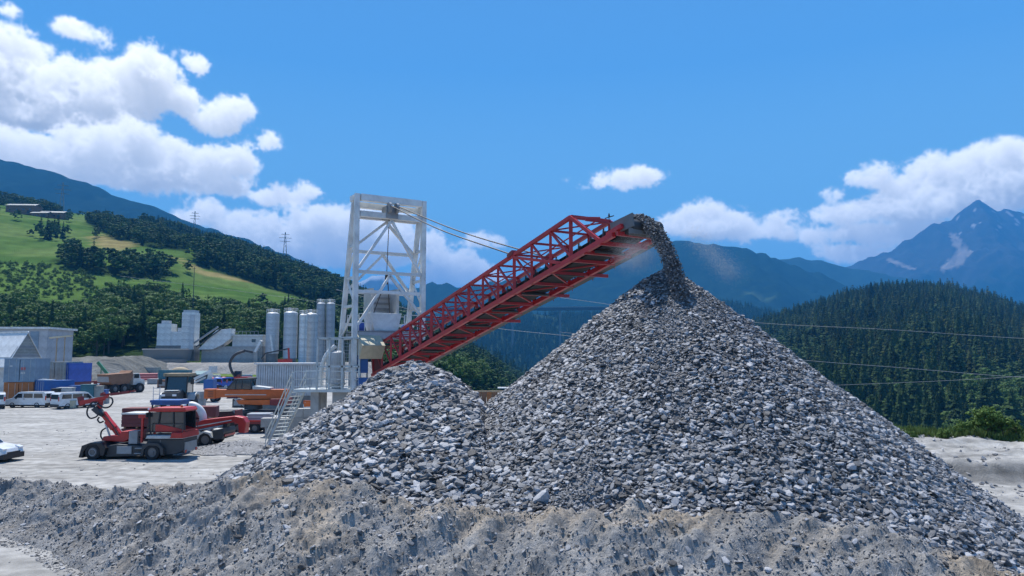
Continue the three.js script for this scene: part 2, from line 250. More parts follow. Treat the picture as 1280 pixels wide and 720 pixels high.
function groundC(x, y, z, o) {
  const d = -z, edge = curve(EDGE, x)[0], a = noise(x * 0.05, z * 0.35, 4), b = noise(x * 0.35, z * 1.6, 8), c = noise(x * 1.4, z * 1.4, 2);
  let v = 0.375 + 0.05 * a + 0.045 * b + 0.03 * c;
  const rut = sstep(0.18, 0.42, Math.abs(noise(x * 0.03 + 2, z * 0.22 + x * 0.03, 5))); v -= 0.05 * rut * (0.6 + 0.6 * c);
  if (x > 13 && d > 34 && d < 40) { const e = sstep(36.2, 36.9, d + 1.2 * noise(x * 0.22, 3.3) - (x - 20) * 0.05) * sstep(38.6, 37.6, d + 1.2 * noise(x * 0.22, 3.3) - (x - 20) * 0.05); v = lerp(v, 0.16 + 0.08 * c, e); }
  o[0] = v; o[1] = v * 0.985; o[2] = v * 0.955;
  const damp = sstep(0.1, 0.45, noise(x * 0.09, z * 0.5, 21)) * 0.35; o[0] *= 1 - damp * 0.30; o[1] *= 1 - damp * 0.32; o[2] *= 1 - damp * 0.36;
  const g = sstep(edge - 3 + 3.0 * noise(x * 0.2, z * 0.2, 6), edge, d + 1.4 * c); if (g > 0) { o[0] = lerp(o[0], 0.10 + 0.03 * c, g); o[1] = lerp(o[1], 0.155 + 0.04 * c, g); o[2] = lerp(o[2], 0.045, g); }
}
const tracks = (() => {   // wheel tracks pressed into the dust, 96 m square
  const n = 2048, c = document.createElement('canvas'), g = (c.width = c.height = n, c.getContext('2d')), r = rng(301), k = n / 96; g.fillStyle = 'rgb(228,227,224)'; g.fillRect(0, 0, n, n);
  const at2 = (x, z) => [((x / 96) % 1 + 1) % 1 * n, ((z / 96) % 1 + 1) % 1 * n];
  for (let i = 0; i < 90; i++) {
    const far = r() < 0.55, x0 = -60 + 80 * r(), z0 = far ? -46 - 30 * r() : -34 - 14 * r(), a = far ? 0.35 + 0.5 * r() : (r() - 0.5) * 0.28, L = 14 + 30 * r(), bend = (r() - 0.5) * 0.02, dark = r() < 0.6, al = 0.05 + 0.13 * r();
    for (const off of [-0.95, 0.95]) {
      g.lineWidth = (0.22 + 0.2 * r()) * k; g.strokeStyle = dark ? `rgba(120,116,110,${al})` : `rgba(255,255,253,${al * 1.6})`; g.beginPath(); let px, py;
      for (let s = 0; s <= L; s += 0.5) { const q = a + bend * s, X = x0 + Math.cos(q) * s - Math.sin(q) * off, Z = z0 - Math.sin(q) * s - Math.cos(q) * off, [u, v] = at2(X, Z); if (s && Math.hypot(u - px, v - py) < 60) g.lineTo(u, v); else g.moveTo(u, v); px = u; py = v; }
      g.stroke();
    }
  }
  const im = g.getImageData(0, 0, n, n), d = im.data; for (let i = 0; i < d.length; i += 4) { const q = i / 4, x = q % n / n, y = Math.floor(q / n) / n, e = 1 + 0.07 * (r() - 0.5) + 0.16 * noise(x * 190, y * 190, 3) + 0.12 * noise(x * 60, y * 140, 5) + 0.10 * noise(x * 14, y * 40, 6); d[i] = clamp(d[i] * e, 0, 255); d[i + 1] = clamp(d[i + 1] * e, 0, 255); d[i + 2] = clamp(d[i + 2] * e, 0, 255); }
  const t = new THREE.DataTexture(new Uint8Array(d.buffer.slice(0)), n, n); t.wrapS = t.wrapT = THREE.RepeatWrapping; t.magFilter = THREE.LinearFilter; t.repeat.set(1 / 96, 1 / 96); t.colorSpace = THREE.SRGBColorSpace; t.needsUpdate = true; return t;
})();
const groundMat = new THREE.MeshStandardMaterial({ vertexColors: true, roughness: 0.95, map: tracks, bumpMap: scaled(TEX.grit, 0.45), bumpScale: 0.05 });
struct('ground', field(lines(-320, 12, -110, 3, -52, 0.4, 52, 3, 110, 14, 420), lines(34, 4, -6, 0.45, -16, 0.3, -62, 0.9, -110, 4, -330, 10, -520), groundH, groundC), groundMat);
struct('valley_floor', field(line(-16000, 16000, 800), line(3000, -24000, 800), () => -95), new THREE.MeshLambertMaterial({ color: new THREE.Color().setRGB(0.03, 0.05, 0.025) }));

// the cultivated hillside on the left
const CREST_L = [[-1500, 330], [-900, 255], [-623, 203], [-452, 173], [-368, 150], [-227, 98], [-100, 36], [-30, 2], [60, -40], [250, -75]];
function hillH(x, z) {
  const d = -z, crest = curve(CREST_L, x * 950 / Math.max(d, 600))[0], foot = curve([[-400, 10], [-60, 2], [-20, -6], [30, -40], [120, -70]], x)[0], t = (d - 235) / 715;
  const und = 5 * noise(x * 0.008, z * 0.008, 3) + 2 * noise(x * 0.03, z * 0.03);
  if (t <= 0) return foot + t * 30;
  if (t < 1) return foot + (crest - foot) * Math.pow(t, 0.92) + und * Math.min(1, t * 3);
  return crest + und - (d - 950) * 0.16;
}
const WOODS = {
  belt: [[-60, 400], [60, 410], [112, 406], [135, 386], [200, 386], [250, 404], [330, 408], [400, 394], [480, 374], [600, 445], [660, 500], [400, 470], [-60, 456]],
  wood: [[240, 330], [250, 307], [275, 304], [320, 319], [360, 331], [430, 352], [480, 366], [470, 382], [390, 376], [345, 362], [300, 346], [262, 336]],
  hedge: [[108, 277], [130, 275], [200, 294], [238, 307], [236, 311], [180, 308], [172, 304], [140, 297]],
  clump: [[70, 322], [95, 318], [118, 330], [150, 330], [205, 330], [217, 343], [200, 347], [150, 346], [120, 342], [75, 335]],
  farm: [[48, 286], [85, 290], [82, 300], [55, 302], [48, 298]],
  top: [[-40, 242], [20, 248], [75, 266], [72, 270], [30, 261], [-40, 250]],
  skyline: [[176, 276], [240, 291], [330, 321], [326, 326], [240, 297], [176, 281]],
};
const SCRUB = [[-60, 326], [60, 332], [130, 338], [112, 374], [60, 374], [-60, 352]];
const TAN = [[108, 296], [150, 292], [172, 300], [160, 314], [120, 310]], PATH = [[215, 322], [222, 320], [260, 340], [330, 352], [326, 356], [255, 346]];
const meadow = [[0.090, 0.155, 0.038], [0.115, 0.172, 0.05], [0.070, 0.135, 0.030]];
function hillC(x, y, z, o) {
  const [px, py] = seen(x, y, z), n = noise(x * 0.02, z * 0.02, 9), m = noise(x * 0.11, z * 0.11, 4), k = meadow[n > 0.15 ? 1 : n < -0.2 ? 2 : 0];
  let s = 1 + 0.25 * m + 0.15 * n; o[0] = k[0] * s; o[1] = k[1] * s; o[2] = k[2] * s;
  const jx = px + 3 * m, jy = py + 2 * n;
  if (inside(TAN, jx, jy) || inside(PATH, jx, jy)) { o[0] = 0.25 * s; o[1] = 0.215 * s; o[2] = 0.09 * s; }
  if (inside(SCRUB, jx, jy)) { o[0] = 0.10 * s; o[1] = 0.17 * s; o[2] = 0.04 * s; }
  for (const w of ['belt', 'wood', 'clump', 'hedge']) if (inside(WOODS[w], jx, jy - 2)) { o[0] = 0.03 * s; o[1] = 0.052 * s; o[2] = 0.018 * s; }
  if (-z > 960 || (px > 470 && px < 700)) { const q = clamp(1 + m, 0.5, 1.4); o[0] = 0.045 * q; o[1] = 0.085 * q; o[2] = 0.022 * q; }
}
const terrainMat = new THREE.MeshLambertMaterial({ vertexColors: true, map: scaled(TEX.dust, 0.05), bumpMap: scaled(TEX.grit, 0.06), bumpScale: 0.5 });
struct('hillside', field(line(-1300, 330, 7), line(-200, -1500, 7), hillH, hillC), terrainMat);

// the wooded hill across the valley on the right
const CREST_R = [[-100, -60], [150, -30], [250, 2], [325, 30], [430, 66], [500, 90], [560, 100], [640, 99], [714, 86], [762, 66], [850, 58], [1000, 75], [1500, 120]];
function woodH(x, z) {
  const d = -z, t = (d - 262) / 838, a = x * 1100 / Math.max(d, 200), c = curve(CREST_R, a)[0], und = 6 * noise(x * 0.009, z * 0.009, 5) + 2.5 * noise(x * 0.03, z * 0.03, 1);
  if (t <= 0) return -37 + t * 10;
  if (t < 1) return -37 + (c + 37) * Math.pow(t, 0.96) + und * Math.min(1, t * 4);
  return c + und - (d - 1100) * 0.22;
}
struct('forest_hill', field(line(20, 1300, 9), line(-190, -1700, 9), woodH, (x, y, z, o) => { const m = 1 + 0.4 * noise(x * 0.05, z * 0.05); o[0] = 0.035 * m; o[1] = 0.05 * m; o[2] = 0.02 * m; }), terrainMat);

// ridges and mountains: a crest line at a depth, falling to the valley in front and behind
const ridgeH = {};
function ridge(name, D, front, back, step, crest, rough, colour, footH = -90) {
  const pts = crest.map(([px, py]) => { const p = at(px, py, D); return [p.x, p.y]; }), W = pts[pts.length - 1][0], A = pts[0][0];
  const h = (x, z) => {
    const d = -z, c = curve(pts, x * (0.35 + 0.65 * D / Math.max(d, front)))[0], s = D / 4000;
    const f = d < D ? Math.pow(clamp((d - front) / (D - front), 0, 1), 1.05) : 1 - 0.9 * clamp((d - D) / (back - D), 0, 1);
    const rib = Math.abs(noise(x * 0.0016 / s, z * 0.0007 / s, 2)) + 0.5 * Math.abs(noise(x * 0.004 / s, z * 0.002 / s, 6)) + 0.25 * noise(x * 0.011 / s, z * 0.006 / s, 3) + 0.16 * Math.abs(noise(x * 0.012 / s, z * 0.016 / s, 9)) + 0.16 * noise(x * 0.03 / s, z * 0.02 / s, 3) + 0.07 * noise(x * 0.07 / s, z * 0.06 / s, 4);
    const k = 4 * f * (1 - f);
    return footH + (c - footH) * f + rough * (-rib + 0.25) * (0.12 + k) * Math.min(1, f * 6) + rough * 0.16 * noise(x * 0.02 / s, 1.5, z * 0.004 / s) * f;
  };
  ridgeH[D] = h;
  return struct(name, field(line(A, W, step), line(-front, -back, step), h, colour), new THREE.MeshLambertMaterial({ vertexColors: true }));
}
const CLEARING = [[914, 375], [935, 374], [960, 376], [963, 381], [940, 383], [918, 382]];
const wooded = (r, g, b, meadowAt = 0.55) => (x, y, z, o) => {
  if (z < -1600 && z > -2700) { const [px, py] = seen(x, y, z); if (inside(CLEARING, px, py)) { o[0] = 0.26; o[1] = 0.25; o[2] = 0.17; return; } }
  const n = noise(x * 0.004, z * 0.004, 5) + 0.5 * noise(x * 0.013, z * 0.013, 2), m = 1 + 0.35 * noise(x * 0.03, z * 0.03) + 0.3 * noise(x * 0.09, z * 0.07), q = sstep(meadowAt, meadowAt + 0.1, n);
  o[0] = lerp(r, 0.05, q) * m; o[1] = lerp(g, 0.075, q) * m; o[2] = lerp(b, 0.03, q) * m;
};
ridge('mountain', 3200, 1500, 4600, 28, [[-700, 40], [-400, 95], [-200, 150], [-100, 174], [0, 199], [60, 212], [130, 236], [200, 262], [250, 280], [300, 296], [350, 315], [400, 335], [450, 356], [520, 395], [640, 440]], 90, wooded(0.010, 0.020, 0.012, 0.7));
ridge('mountain', 2150, 1250, 3000, 16, [[380, 420], [480, 405], [560, 398], [640, 394], [720, 393], [800, 392], [860, 384], [900, 379], [930, 384], [960, 390], [1010, 400], [1080, 415], [1200, 430]], 40, wooded(0.022, 0.036, 0.018, 0.95));
ridge('mountain', 4000, 2500, 5400, 26, [[300, 400], [400, 384], [500, 364], [540, 352], [570, 358], [620, 352], [700, 326], [760, 309], [830, 300], [860, 302], [900, 308], [935, 312], [960, 318], [980, 327], [1010, 336], [1040, 348], [1080, 372], [1120, 395], [1250, 430]], 110, wooded(0.010, 0.022, 0.013, 0.75));
ridge('mountain', 5200, 4000, 6500, 40, [[760, 400], [860, 350], [940, 328], [1000, 320], [1030, 326], [1060, 335], [1100, 341], [1160, 352], [1300, 380]], 90, wooded(0.02, 0.035, 0.02, 0.7));
ridge('mountain', 7500, 6000, 9000, 60, [[360, 395], [420, 364], [445, 354], [460, 347], [475, 344], [490, 350], [510, 360], [560, 371], [620, 400]], 120, (x, y, z, o) => { const n = noise(x * 0.004, z * 0.006), s = y > 700 && n > 0.3 ? 1 : 0; o[0] = s ? 0.35 : 0.06; o[1] = s ? 0.36 : 0.065; o[2] = s ? 0.38 : 0.07; });
const SCREE = [[1186, 290], [1194, 292], [1202, 304], [1216, 316], [1206, 328], [1192, 336], [1172, 338], [1178, 332], [1192, 322], [1196, 312], [1190, 302]], SCREE2 = [[1108, 322], [1114, 324], [1140, 334], [1150, 338], [1130, 335], [1110, 328]];
ridge('mountain', 6500, 4200, 8600, 26, [[900, 420], [1000, 352], [1060, 334], [1090, 322], [1110, 314], [1130, 301], [1142, 297], [1158, 286], [1168, 279], [1178, 276], [1190, 271], [1200, 262], [1210, 255], [1217, 250], [1222, 248], [1229, 252], [1240, 259], [1248, 263], [1255, 260], [1266, 264], [1280, 266], [1310, 258], [1360, 245], [1420, 262], [1520, 300], [1700, 380]], 190, (x, y, z, o) => {
  const [px, py] = seen(x, y, z), n = noise(x * 0.004, z * 0.004, 1) + 0.6 * noise(x * 0.014, z * 0.01, 4), m = 1 + 0.3 * noise(x * 0.01, z * 0.012), line_ = sstep(470, 700, y + 130 * n);
  o[0] = lerp(0.010, 0.038, line_) * m; o[1] = lerp(0.018, 0.04, line_) * m; o[2] = lerp(0.012, 0.042, line_) * m;
  const jx = px + 4 * noise(x * 0.012, z * 0.012, 8), jy = py + 2 * n;
  if (inside(SCREE, jx, jy) || inside(SCREE2, jx, jy)) { o[0] = 0.19; o[1] = 0.17; o[2] = 0.155; }
  if (y > 1020 && y < 1280 && px > 1195 && noise(x * 0.02, z * 0.012, 12) > 0.46) { o[0] = 0.25; o[1] = 0.26; o[2] = 0.28; }
});

// ------------------------------------------------------------------ the rock piles and the bank in front of them
const MAIN = { x: 5.75, z: -27.5, h: 9.42 }, SIDE = { x: -3.6, z: -27.5, h: 5.95 };
function mainH(x, z) {
  const dx = x - MAIN.x, dz = z - MAIN.z, r = Math.hypot(dx, dz), a = Math.atan2(dz, dx);
  const soft = Math.sqrt(r * r + 0.16) - 0.4, toe = 0.055 * Math.max(0, r - 9) ** 1.5;
  return MAIN.h - 0.80 * soft + toe + 0.16 * Math.min(1, r / 3) * (noise(a * 3 + 5, r * 0.22, 1) + 0.6 * noise(x * 0.7, z * 0.7, 2) + 0.4 * noise(x * 1.7, z * 1.7, 3));
}
function sideH(x, z) {
  const dx = x - SIDE.x, dz = z - SIDE.z, r = Math.hypot(dx * (dx > 0 ? 0.98 : 1), dz), a = Math.atan2(dz, dx), soft = Math.sqrt(r * r + 0.3) - 0.55;
  let h = SIDE.h - (0.665 - 0.16 * Math.exp(-(((a - 0.85) / 0.55) ** 2)) * sstep(1, 4, r)) * soft + 0.02 * Math.max(0, r - 7) ** 1.5;
  h += 0.22 * Math.min(1, r / 2) * (noise(a * 2.4 + 9, r * 0.25, 4) + 0.7 * noise(x * 0.6, z * 0.6, 5) + 0.4 * noise(x * 1.6, z * 1.6, 6));
  const s = dx - 2.5 - 0.45 * noise(z * 0.5, 2.2) - 0.08 * (dz - 2);          // the dug face on its right side
  h -= 0.8 * sstep(0, 0.7, s) * sstep(-3, 0.5, dz) * sstep(6.5, 3.5, dx);
  if (r > 4.5 && dz > 0) h -= 2.2 * sstep(-0.05, 1.0, bankBase(x, z)[1]);   // it stops behind the bank
  return h;
}
// crest of the bank: x from the photograph's left to right, depth, height and the width of its front face
const CRESTS = [[-120, 32, 588, 2.4, 3.2], [0, 30, 597, 2.2, 3], [60, 29.4, 602, 2.5, 3], [110, 28.6, 611, 2.9, 3], [150, 28, 614, 3.2, 3], [200, 27.2, 603, 3.5, 3], [240, 25.9, 607, 3.8, 2.5], [275, 24.9, 600, 4.0, 3], [300, 24.1, 593, 4.2, 3], [340, 22.9, 591, 4.3, 3], [400, 21.5, 597, 4.3, 2.6], [450, 20.8, 607, 4.3, 2.3], [500, 20.2, 620, 4.3, 2], [560, 19.6, 626, 4.2, 1.8], [640, 19.2, 634, 4.2, 1.6], [720, 18.4, 629, 4, 1.6], [800, 18, 626, 4, 1.6], [900, 17.5, 632, 4, 1.6], [1000, 17, 641, 4, 1.6], [1100, 16.5, 655, 4, 1.6], [1170, 16, 676, 4, 1.6], [1230, 15.4, 696, 4, 1.6], [1300, 14.6, 722, 4, 1.5], [1400, 13.6, 760, 4, 1.5]]
  .map(([px, d, py, w, b]) => { const p = at(px, py, d); return { x: p.x, z: p.z, h: p.y - 0.17, w, b }; });
function bankBase(x, z) {   // height of the bank, and how far down its face a point lies (0 at the crest)
  let best = 1e9, h = 0, w = 3, b = 3, side = 1;
  for (let i = 1; i < CRESTS.length; i++) {
    const p = CRESTS[i - 1], q = CRESTS[i], ex = q.x - p.x, ez = q.z - p.z, t = clamp(((x - p.x) * ex + (z - p.z) * ez) / (ex * ex + ez * ez), 0, 1), cx = p.x + ex * t, cz = p.z + ez * t, D = Math.hypot(x - cx, z - cz);
    if (D < best) { best = D; h = lerp(p.h, q.h, t); w = lerp(p.w, q.w, t); b = lerp(p.b, q.b, t); side = (x - cx) * ez - (z - cz) * ex < 0 ? 1 : -1; }
  }
  const t = best / (side > 0 ? w : b), top = Math.sqrt(t * t + 0.012) - 0.11;
  return [h * (1 - 1.05 * top) - Math.max(0, t - 0.98) * 1.6, t * side];
}
function bankH(x, z) {
  const [h, t] = bankBase(x, z); if (h < -0.6) return h;
  const q = -x * 0.75 + z * 0.66, s = x * 0.66 + z * 0.75;   // furrows run slantwise down the face
  const k = sstep(-0.15, 0.6, h);
  const fur = Math.abs(noise(q * 0.24, s * 0.85, 3)) * 0.5 - 0.12 + sstep(4, -8, x) * (0.2 * Math.abs(noise(q * 0.42 + 0.6 * noise(x * 0.8, z * 0.8, 18), s * 2.1 + 0.8 * noise(x * 0.6, z * 0.6, 19), 17)) - 0.05), clod = 0.34 * Math.max(0, noise(q * 0.9, s * 1.6, 7)) + 0.17 * noise(x * 1.9, z * 1.9, 8) + 0.13 * Math.abs(noise(x * 3.8, z * 3.8, 9)) + 0.07 * noise(q * 7.5, s * 9, 1) + 0.05 * Math.abs(noise(x * 11, z * 11, 2));
  return h + k * (-fur * lerp(0.7, 1.1, sstep(6, -6, x)) + clod - 0.06);
}
const dzFront = (x, z) => z > SIDE.z && bankBase(x, z)[1] > 0.75;
const highest = (x, z) => Math.max(mainH(x, z), sideH(x, z), bankH(x, z), groundH(x, z));
function normalOf(f, x, z, e = 0.12) { return V3(f(x - e, z) - f(x + e, z), 2 * e, f(x, z - e) - f(x, z + e)).normalize(); }

// a sheet over the part of a grid where f stands above the ground
function mound(f, x0, x1, z0, z1, step, colour, jag) {
  const nx = Math.round((x1 - x0) / step), nz = Math.round((z1 - z0) / step), id = new Int32Array((nx + 1) * (nz + 1)).fill(-1), P = [], C = [], U = [], I = [], H = new Float32Array((nx + 1) * (nz + 1)), c = [0, 0, 0];
  for (let j = 0; j <= nz; j++) for (let i = 0; i <= nx; i++) H[j * (nx + 1) + i] = f(x0 + i * step, z0 + j * step);
  const put = (i, j) => { const o = j * (nx + 1) + i; if (id[o] < 0) { const x = x0 + i * step, z = z0 + j * step; id[o] = P.length / 3; P.push(x, H[o] + (jag ? jag(x, z) : 0), z); U.push(x, z); colour(x, H[o], z, c); C.push(c[0], c[1], c[2]); } return id[o]; };
  for (let j = 0; j < nz; j++) for (let i = 0; i < nx; i++) {
    const o = j * (nx + 1) + i, m = Math.max(H[o], H[o + 1], H[o + nx + 1], H[o + nx + 2]); if (m < -0.15) continue;
    const a = put(i, j), b = put(i + 1, j), d = put(i, j + 1), e = put(i + 1, j + 1); I.push(a, d, e, a, e, b);
  }
  const g = new THREE.BufferGeometry(); g.setAttribute('position', new THREE.BufferAttribute(new Float32Array(P), 3)); g.setAttribute('uv', new THREE.BufferAttribute(new Float32Array(U), 2)); g.setAttribute('color', new THREE.BufferAttribute(new Float32Array(C), 3)); g.setIndex(I); g.computeVertexNormals(); return g;
}
const rubbleMat = new THREE.MeshLambertMaterial({ vertexColors: true, map: scaled(TEX.stone, 1.3), bumpMap: scaled(TEX.grit, 1.1), bumpScale: 0.05 });

// stones: split slabs of grey schist
const ROCKS = [];
{
  const r = rng(5);
  for (let v = 0; v < 14; v++) {
    const pts = [], n = 9 + Math.floor(r() * 5), th = 0.13 + 0.30 * r(), wd = 0.5 + 0.42 * r();
    for (let i = 0; i < n; i++) { const a = (i + 0.7 * r()) / n * 6.283, q = 0.78 + 0.3 * r(), s = (i % 2 ? 1 : -1) * (0.6 + 0.5 * r()); pts.push(V3(Math.cos(a) * q * 0.5, s * th * 0.42, Math.sin(a) * q * 0.5 * wd)); }
    for (let i = 0; i < 3; i++) pts.push(V3((r() - 0.5) * 0.55, (r() < 0.5 ? -1 : 1) * th * 0.5, (r() - 0.5) * 0.5 * wd));
    ROCKS.push(metreUV(flat(new ConvexGeometry(pts)), 1.2));
  }
}
const rockTone = (r) => { const u = r(), v = u < 0.30 ? 0.07 + 0.07 * r() : u < 0.72 ? 0.165 + 0.15 * r() : 0.34 + 0.2 * r(), w = (r() - 0.5) * 0.016; return [v + w, v + 0.002, v * 1.02 - w + 0.004]; };
const rockMat = new THREE.MeshStandardMaterial({ color: 0xffffff, roughness: 0.62, map: scaled(TEX.stone, 1), bumpMap: scaled(TEX.grit, 1.5), bumpScale: 0.012 });
const rockMats = Array.from({ length: 9 }, (_, i) => { const t = rockTone(rng(400 + i * 7)); const m = rockMat.clone(); m.color = new THREE.Color().setRGB(...t); return m; });
// lays stones on a surface; the 300 that show largest become parts of their own, the rest one mass for each shape
function stones(parent, f, spots, seed, tone, most = 300) {
  const r = rng(seed), all = [];
  for (const [x, z, s, sink, y0] of spots) {
    const n = normalOf(f, x, z), y = y0 ?? f(x, z), lean = V3(n.x * 0.65 + (r() - 0.5) * 1.2, n.y + 0.25 + (r() - 0.3) * 0.6, n.z * 0.65 + (r() - 0.5) * 1.2).normalize();
    const q = new THREE.Quaternion().setFromUnitVectors(V3(0, 1, 0), lean).multiply(new THREE.Quaternion().setFromAxisAngle(V3(0, 1, 0), r() * 6.283));
    const k = 0.8 + 0.45 * r(), m = new THREE.Matrix4().compose(V3(x + n.x * s * sink, y + n.y * s * sink, z + n.z * s * sink), q, V3(s * k, s * (0.75 + 0.6 * r()), s));
    const toEye = V3(-x, EYE - y, -z), D = toEye.length(), [px, py] = seen(x, y, z), front = n.dot(toEye) / D;
    const show = px > -10 && px < 1290 && py < 725 && front > 0.08 && y >= highest(x, z) - 0.08 && (sink > -0.1);
    all.push({ m, v: Math.floor(r() * ROCKS.length), t: tone(r, x, y, z), score: show ? s * s * front / (D * D) : 0 });
  }
  const picked = new Set(all.filter((a) => a.score > 0).sort((a, b) => b.score - a.score).slice(0, most));
  for (const a of picked) {
    const v = (a.t[0] + a.t[1] + a.t[2]) / 3; let bm = rockMats[0], bd = 9; for (const k of rockMats) { const e = Math.abs((k.color.r + k.color.g + k.color.b) / 3 - v); if (e < bd) { bd = e; bm = k; } }
    const o = lit(new THREE.Mesh(ROCKS[a.v], bm)); o.name = 'rock'; o.applyMatrix4(a.m); parent.add(o);
  }
  ROCKS.forEach((g, v) => {
    const mine = all.filter((a) => a.v === v && !picked.has(a)); if (!mine.length) return;
    const o = lit(new THREE.InstancedMesh(g, rockMat, mine.length)), c = new THREE.Color(); o.name = 'loose_rock'; o.userData.kind = 'stuff';
    mine.forEach((a, i) => { o.setMatrixAt(i, a.m); o.setColorAt(i, c.setRGB(...a.t)); }); parent.add(o);
  });
}
const size = (r, a, b, p) => a + (b - a) * Math.pow(r(), p);
{
  // the tall cone under the conveyor's head
  const pile = thing('rock_pile', 'tall grey cone of broken rock under the head of the red conveyor', 'rock pile');
  const fines = (x, z) => 0.8 * noise(x * 0.35, z * 0.35, 31) + 0.9 * noise(Math.atan2(z - MAIN.z, x - MAIN.x) * 5.5, Math.hypot(x - MAIN.x, z - MAIN.z) * 0.16, 37) + 0.4 * noise(x * 1.1, z * 1.1, 33) + 0.9 * sstep(4.5, 0.5, Math.hypot(x - MAIN.x, z - MAIN.z)) - 0.15;   // where the load leaves small chips
  part('rubble_core', mound(mainH, MAIN.x - 15, MAIN.x + 15, MAIN.z - 15, MAIN.z + 15, 0.14, (x, y, z, o) => { const v = 0.115 + 0.03 * noise(x * 1.3, z * 1.3) + 0.04 * noise(x * 7, z * 7, 4) + 0.15 * sstep(-0.05, 0.6, fines(x, z)); o[0] = v; o[1] = v; o[2] = v * 1.01; }, (x, z) => 0.05 * noise(x * 4.5, z * 4.5, 12) - 0.03), rubbleMat, pile);
  const r = rng(21), spots = [];
  for (let i = 0; i < 240000; i++) {
    const a = r() * 6.283, q = 14.2 * Math.sqrt(r()), x = MAIN.x + q * Math.cos(a), z = MAIN.z + q * Math.sin(a), h = mainH(x, z);
    if (h < 0 || h < sideH(x, z) - 0.05 || h < bankH(x, z) - 0.05) continue;
    if (z < MAIN.z - 3 && r() < 0.5) continue;
    const f = fines(x, z), big = r() < 0.55 - 0.95 * f; if (!big && r() < 0.25) continue;
    spots.push([x, z, big ? size(r, 0.075, 0.30, 2.5) * (0.8 + 0.3 * sstep(3, 11, q)) : size(r, 0.045, 0.12, 1.5), big ? -0.02 + 0.22 * r() * r() : 0.1]);
  }
  for (let i = 0; i < 110; i++) { const a = r() * 6.283, q = 9 + 5.2 * r(), x = MAIN.x + q * Math.cos(a), z = MAIN.z + q * Math.sin(a); if (mainH(x, z) > 0.05 && mainH(x, z) > sideH(x, z) && mainH(x, z) > bankH(x, z)) spots.push([x, z, size(r, 0.32, 0.6, 2.5), 0.1]); }
  stones(pile, mainH, spots, 61, rockTone);
}
{
  const pile = thing('rock_pile', 'lower heap of coarse grey rock slabs left of the tall cone', 'rock pile');
  const fines = (x, z) => { const dx = x - SIDE.x, dz = z - SIDE.z; return 1.3 * sstep(2.2, 3.0, dx + 0.5 * noise(z, x)) * sstep(-3, 0.5, dz) + 0.5 * noise(x * 0.5, z * 0.5, 41) - 0.25; };
  part('rubble_core', mound(sideH, SIDE.x - 11, SIDE.x + 12, SIDE.z - 11, SIDE.z + 12, 0.13, (x, y, z, o) => { const v = 0.11 + 0.03 * noise(x * 1.3, z * 1.3) + 0.04 * noise(x * 7, z * 7, 4) + 0.1 * sstep(0.1, 0.8, fines(x, z)); o[0] = v; o[1] = v; o[2] = v * 1.015; }, (x, z) => 0.05 * noise(x * 4.5, z * 4.5, 12) - 0.03), rubbleMat, pile);
  const r = rng(22), spots = [];
  for (let i = 0; i < 90000; i++) {
    const a = r() * 6.283, q = 10.5 * Math.sqrt(r()), x = SIDE.x + q * Math.cos(a), z = SIDE.z + q * Math.sin(a), h = sideH(x, z);
    if (h < 0 || h < mainH(x, z) - 0.05 || h < bankH(x, z) - 0.05) continue;
    if (dzFront(x, z)) continue;
    const f = fines(x, z), big = r() < 0.7 - 0.8 * f; if (!big && r() < 0.2) continue;
    spots.push([x, z, big ? size(r, 0.10, 0.42, 2.3) : size(r, 0.045, 0.13, 1.4), big ? 0.22 * r() * r() : 0.1]);
  }
  stones(pile, sideH, spots, 62, rockTone);
}
{
  const bank = new THREE.Group(); bank.name = 'earth_bank'; bank.userData.kind = 'structure'; scene.add(bank);
  const brownAt = (x, z, t) => { const [px] = seen(x, 1.5, z); return clamp(sstep(260, 300, px) * sstep(470, 380, px) * (1.1 - Math.abs(t) * 1.3) + 0.9 * sstep(420, 520, px) * sstep(0.42, 0.05, t) * sstep(1010, 860, px) + sstep(1160, 1200, px) * sstep(0.5, 0.2, t) + 0.6 * sstep(160, 200, px) * sstep(260, 225, px) * sstep(0.35, 0.1, t) + 0.9 * noise(x * 0.7, z * 0.7, 51) + 0.4 * noise(x * 2.2, z * 2.2, 52) - 0.25, 0, 1); };
  const bankC = (x, y, z, o) => {
    const t = bankBase(x, z)[1], n = noise(x * 0.9, z * 0.9, 14) + 0.6 * noise(x * 2.6, z * 2.6, 15), b = brownAt(x, z, t), m = 1 + 0.32 * n + 0.25 * noise(x * 9, z * 9, 16);
    o[0] = lerp(0.30, 0.37, b) * m; o[1] = lerp(0.294, 0.318, b) * m; o[2] = lerp(0.282, 0.255, b) * m;
  };
  part('packed_earth', mound((x, z) => { const h = bankH(x, z); return h > groundH(x, z) - 0.12 ? h : -1; }, -27, 15.5, -36, -9, 0.06, bankC), rubbleMat, bank);
  const r = rng(23), spots = [];
  for (let i = 0; i < 170000; i++) {
    const x = -24 + 38 * r(), z = -33 + 23 * r(), [h, t] = bankBase(x, z); if (h < -0.5 || t > 1.3 + 0.3 * r() || t < -1.1) continue; const y = bankH(x, z); if (y < mainH(x, z) - 0.1 || y < sideH(x, z) - 0.1) continue;
    if (noise(x * 0.8, z * 0.8, 55) + 0.5 * noise(x * 2.3, z * 2.3, 56) < 0.35 * brownAt(x, z, t) - 0.75 * r()) continue;
    spots.push([x, z, r() < 0.92 ? size(r, 0.025, 0.085, 1.4) : size(r, 0.08, 0.24, 3), 0.08]);
  }
  stones(bank, (x, z) => Math.max(bankH(x, z), groundH(x, z)), spots, 63, (q, x, y, z) => { const t = rockTone(q), b = 0.5 * brownAt(x, z, bankBase(x, z)[1]); return [t[0] * (1.0 + 0.12 * b), t[1] * 0.98, t[2] * (0.95 - 0.15 * b)]; });
}

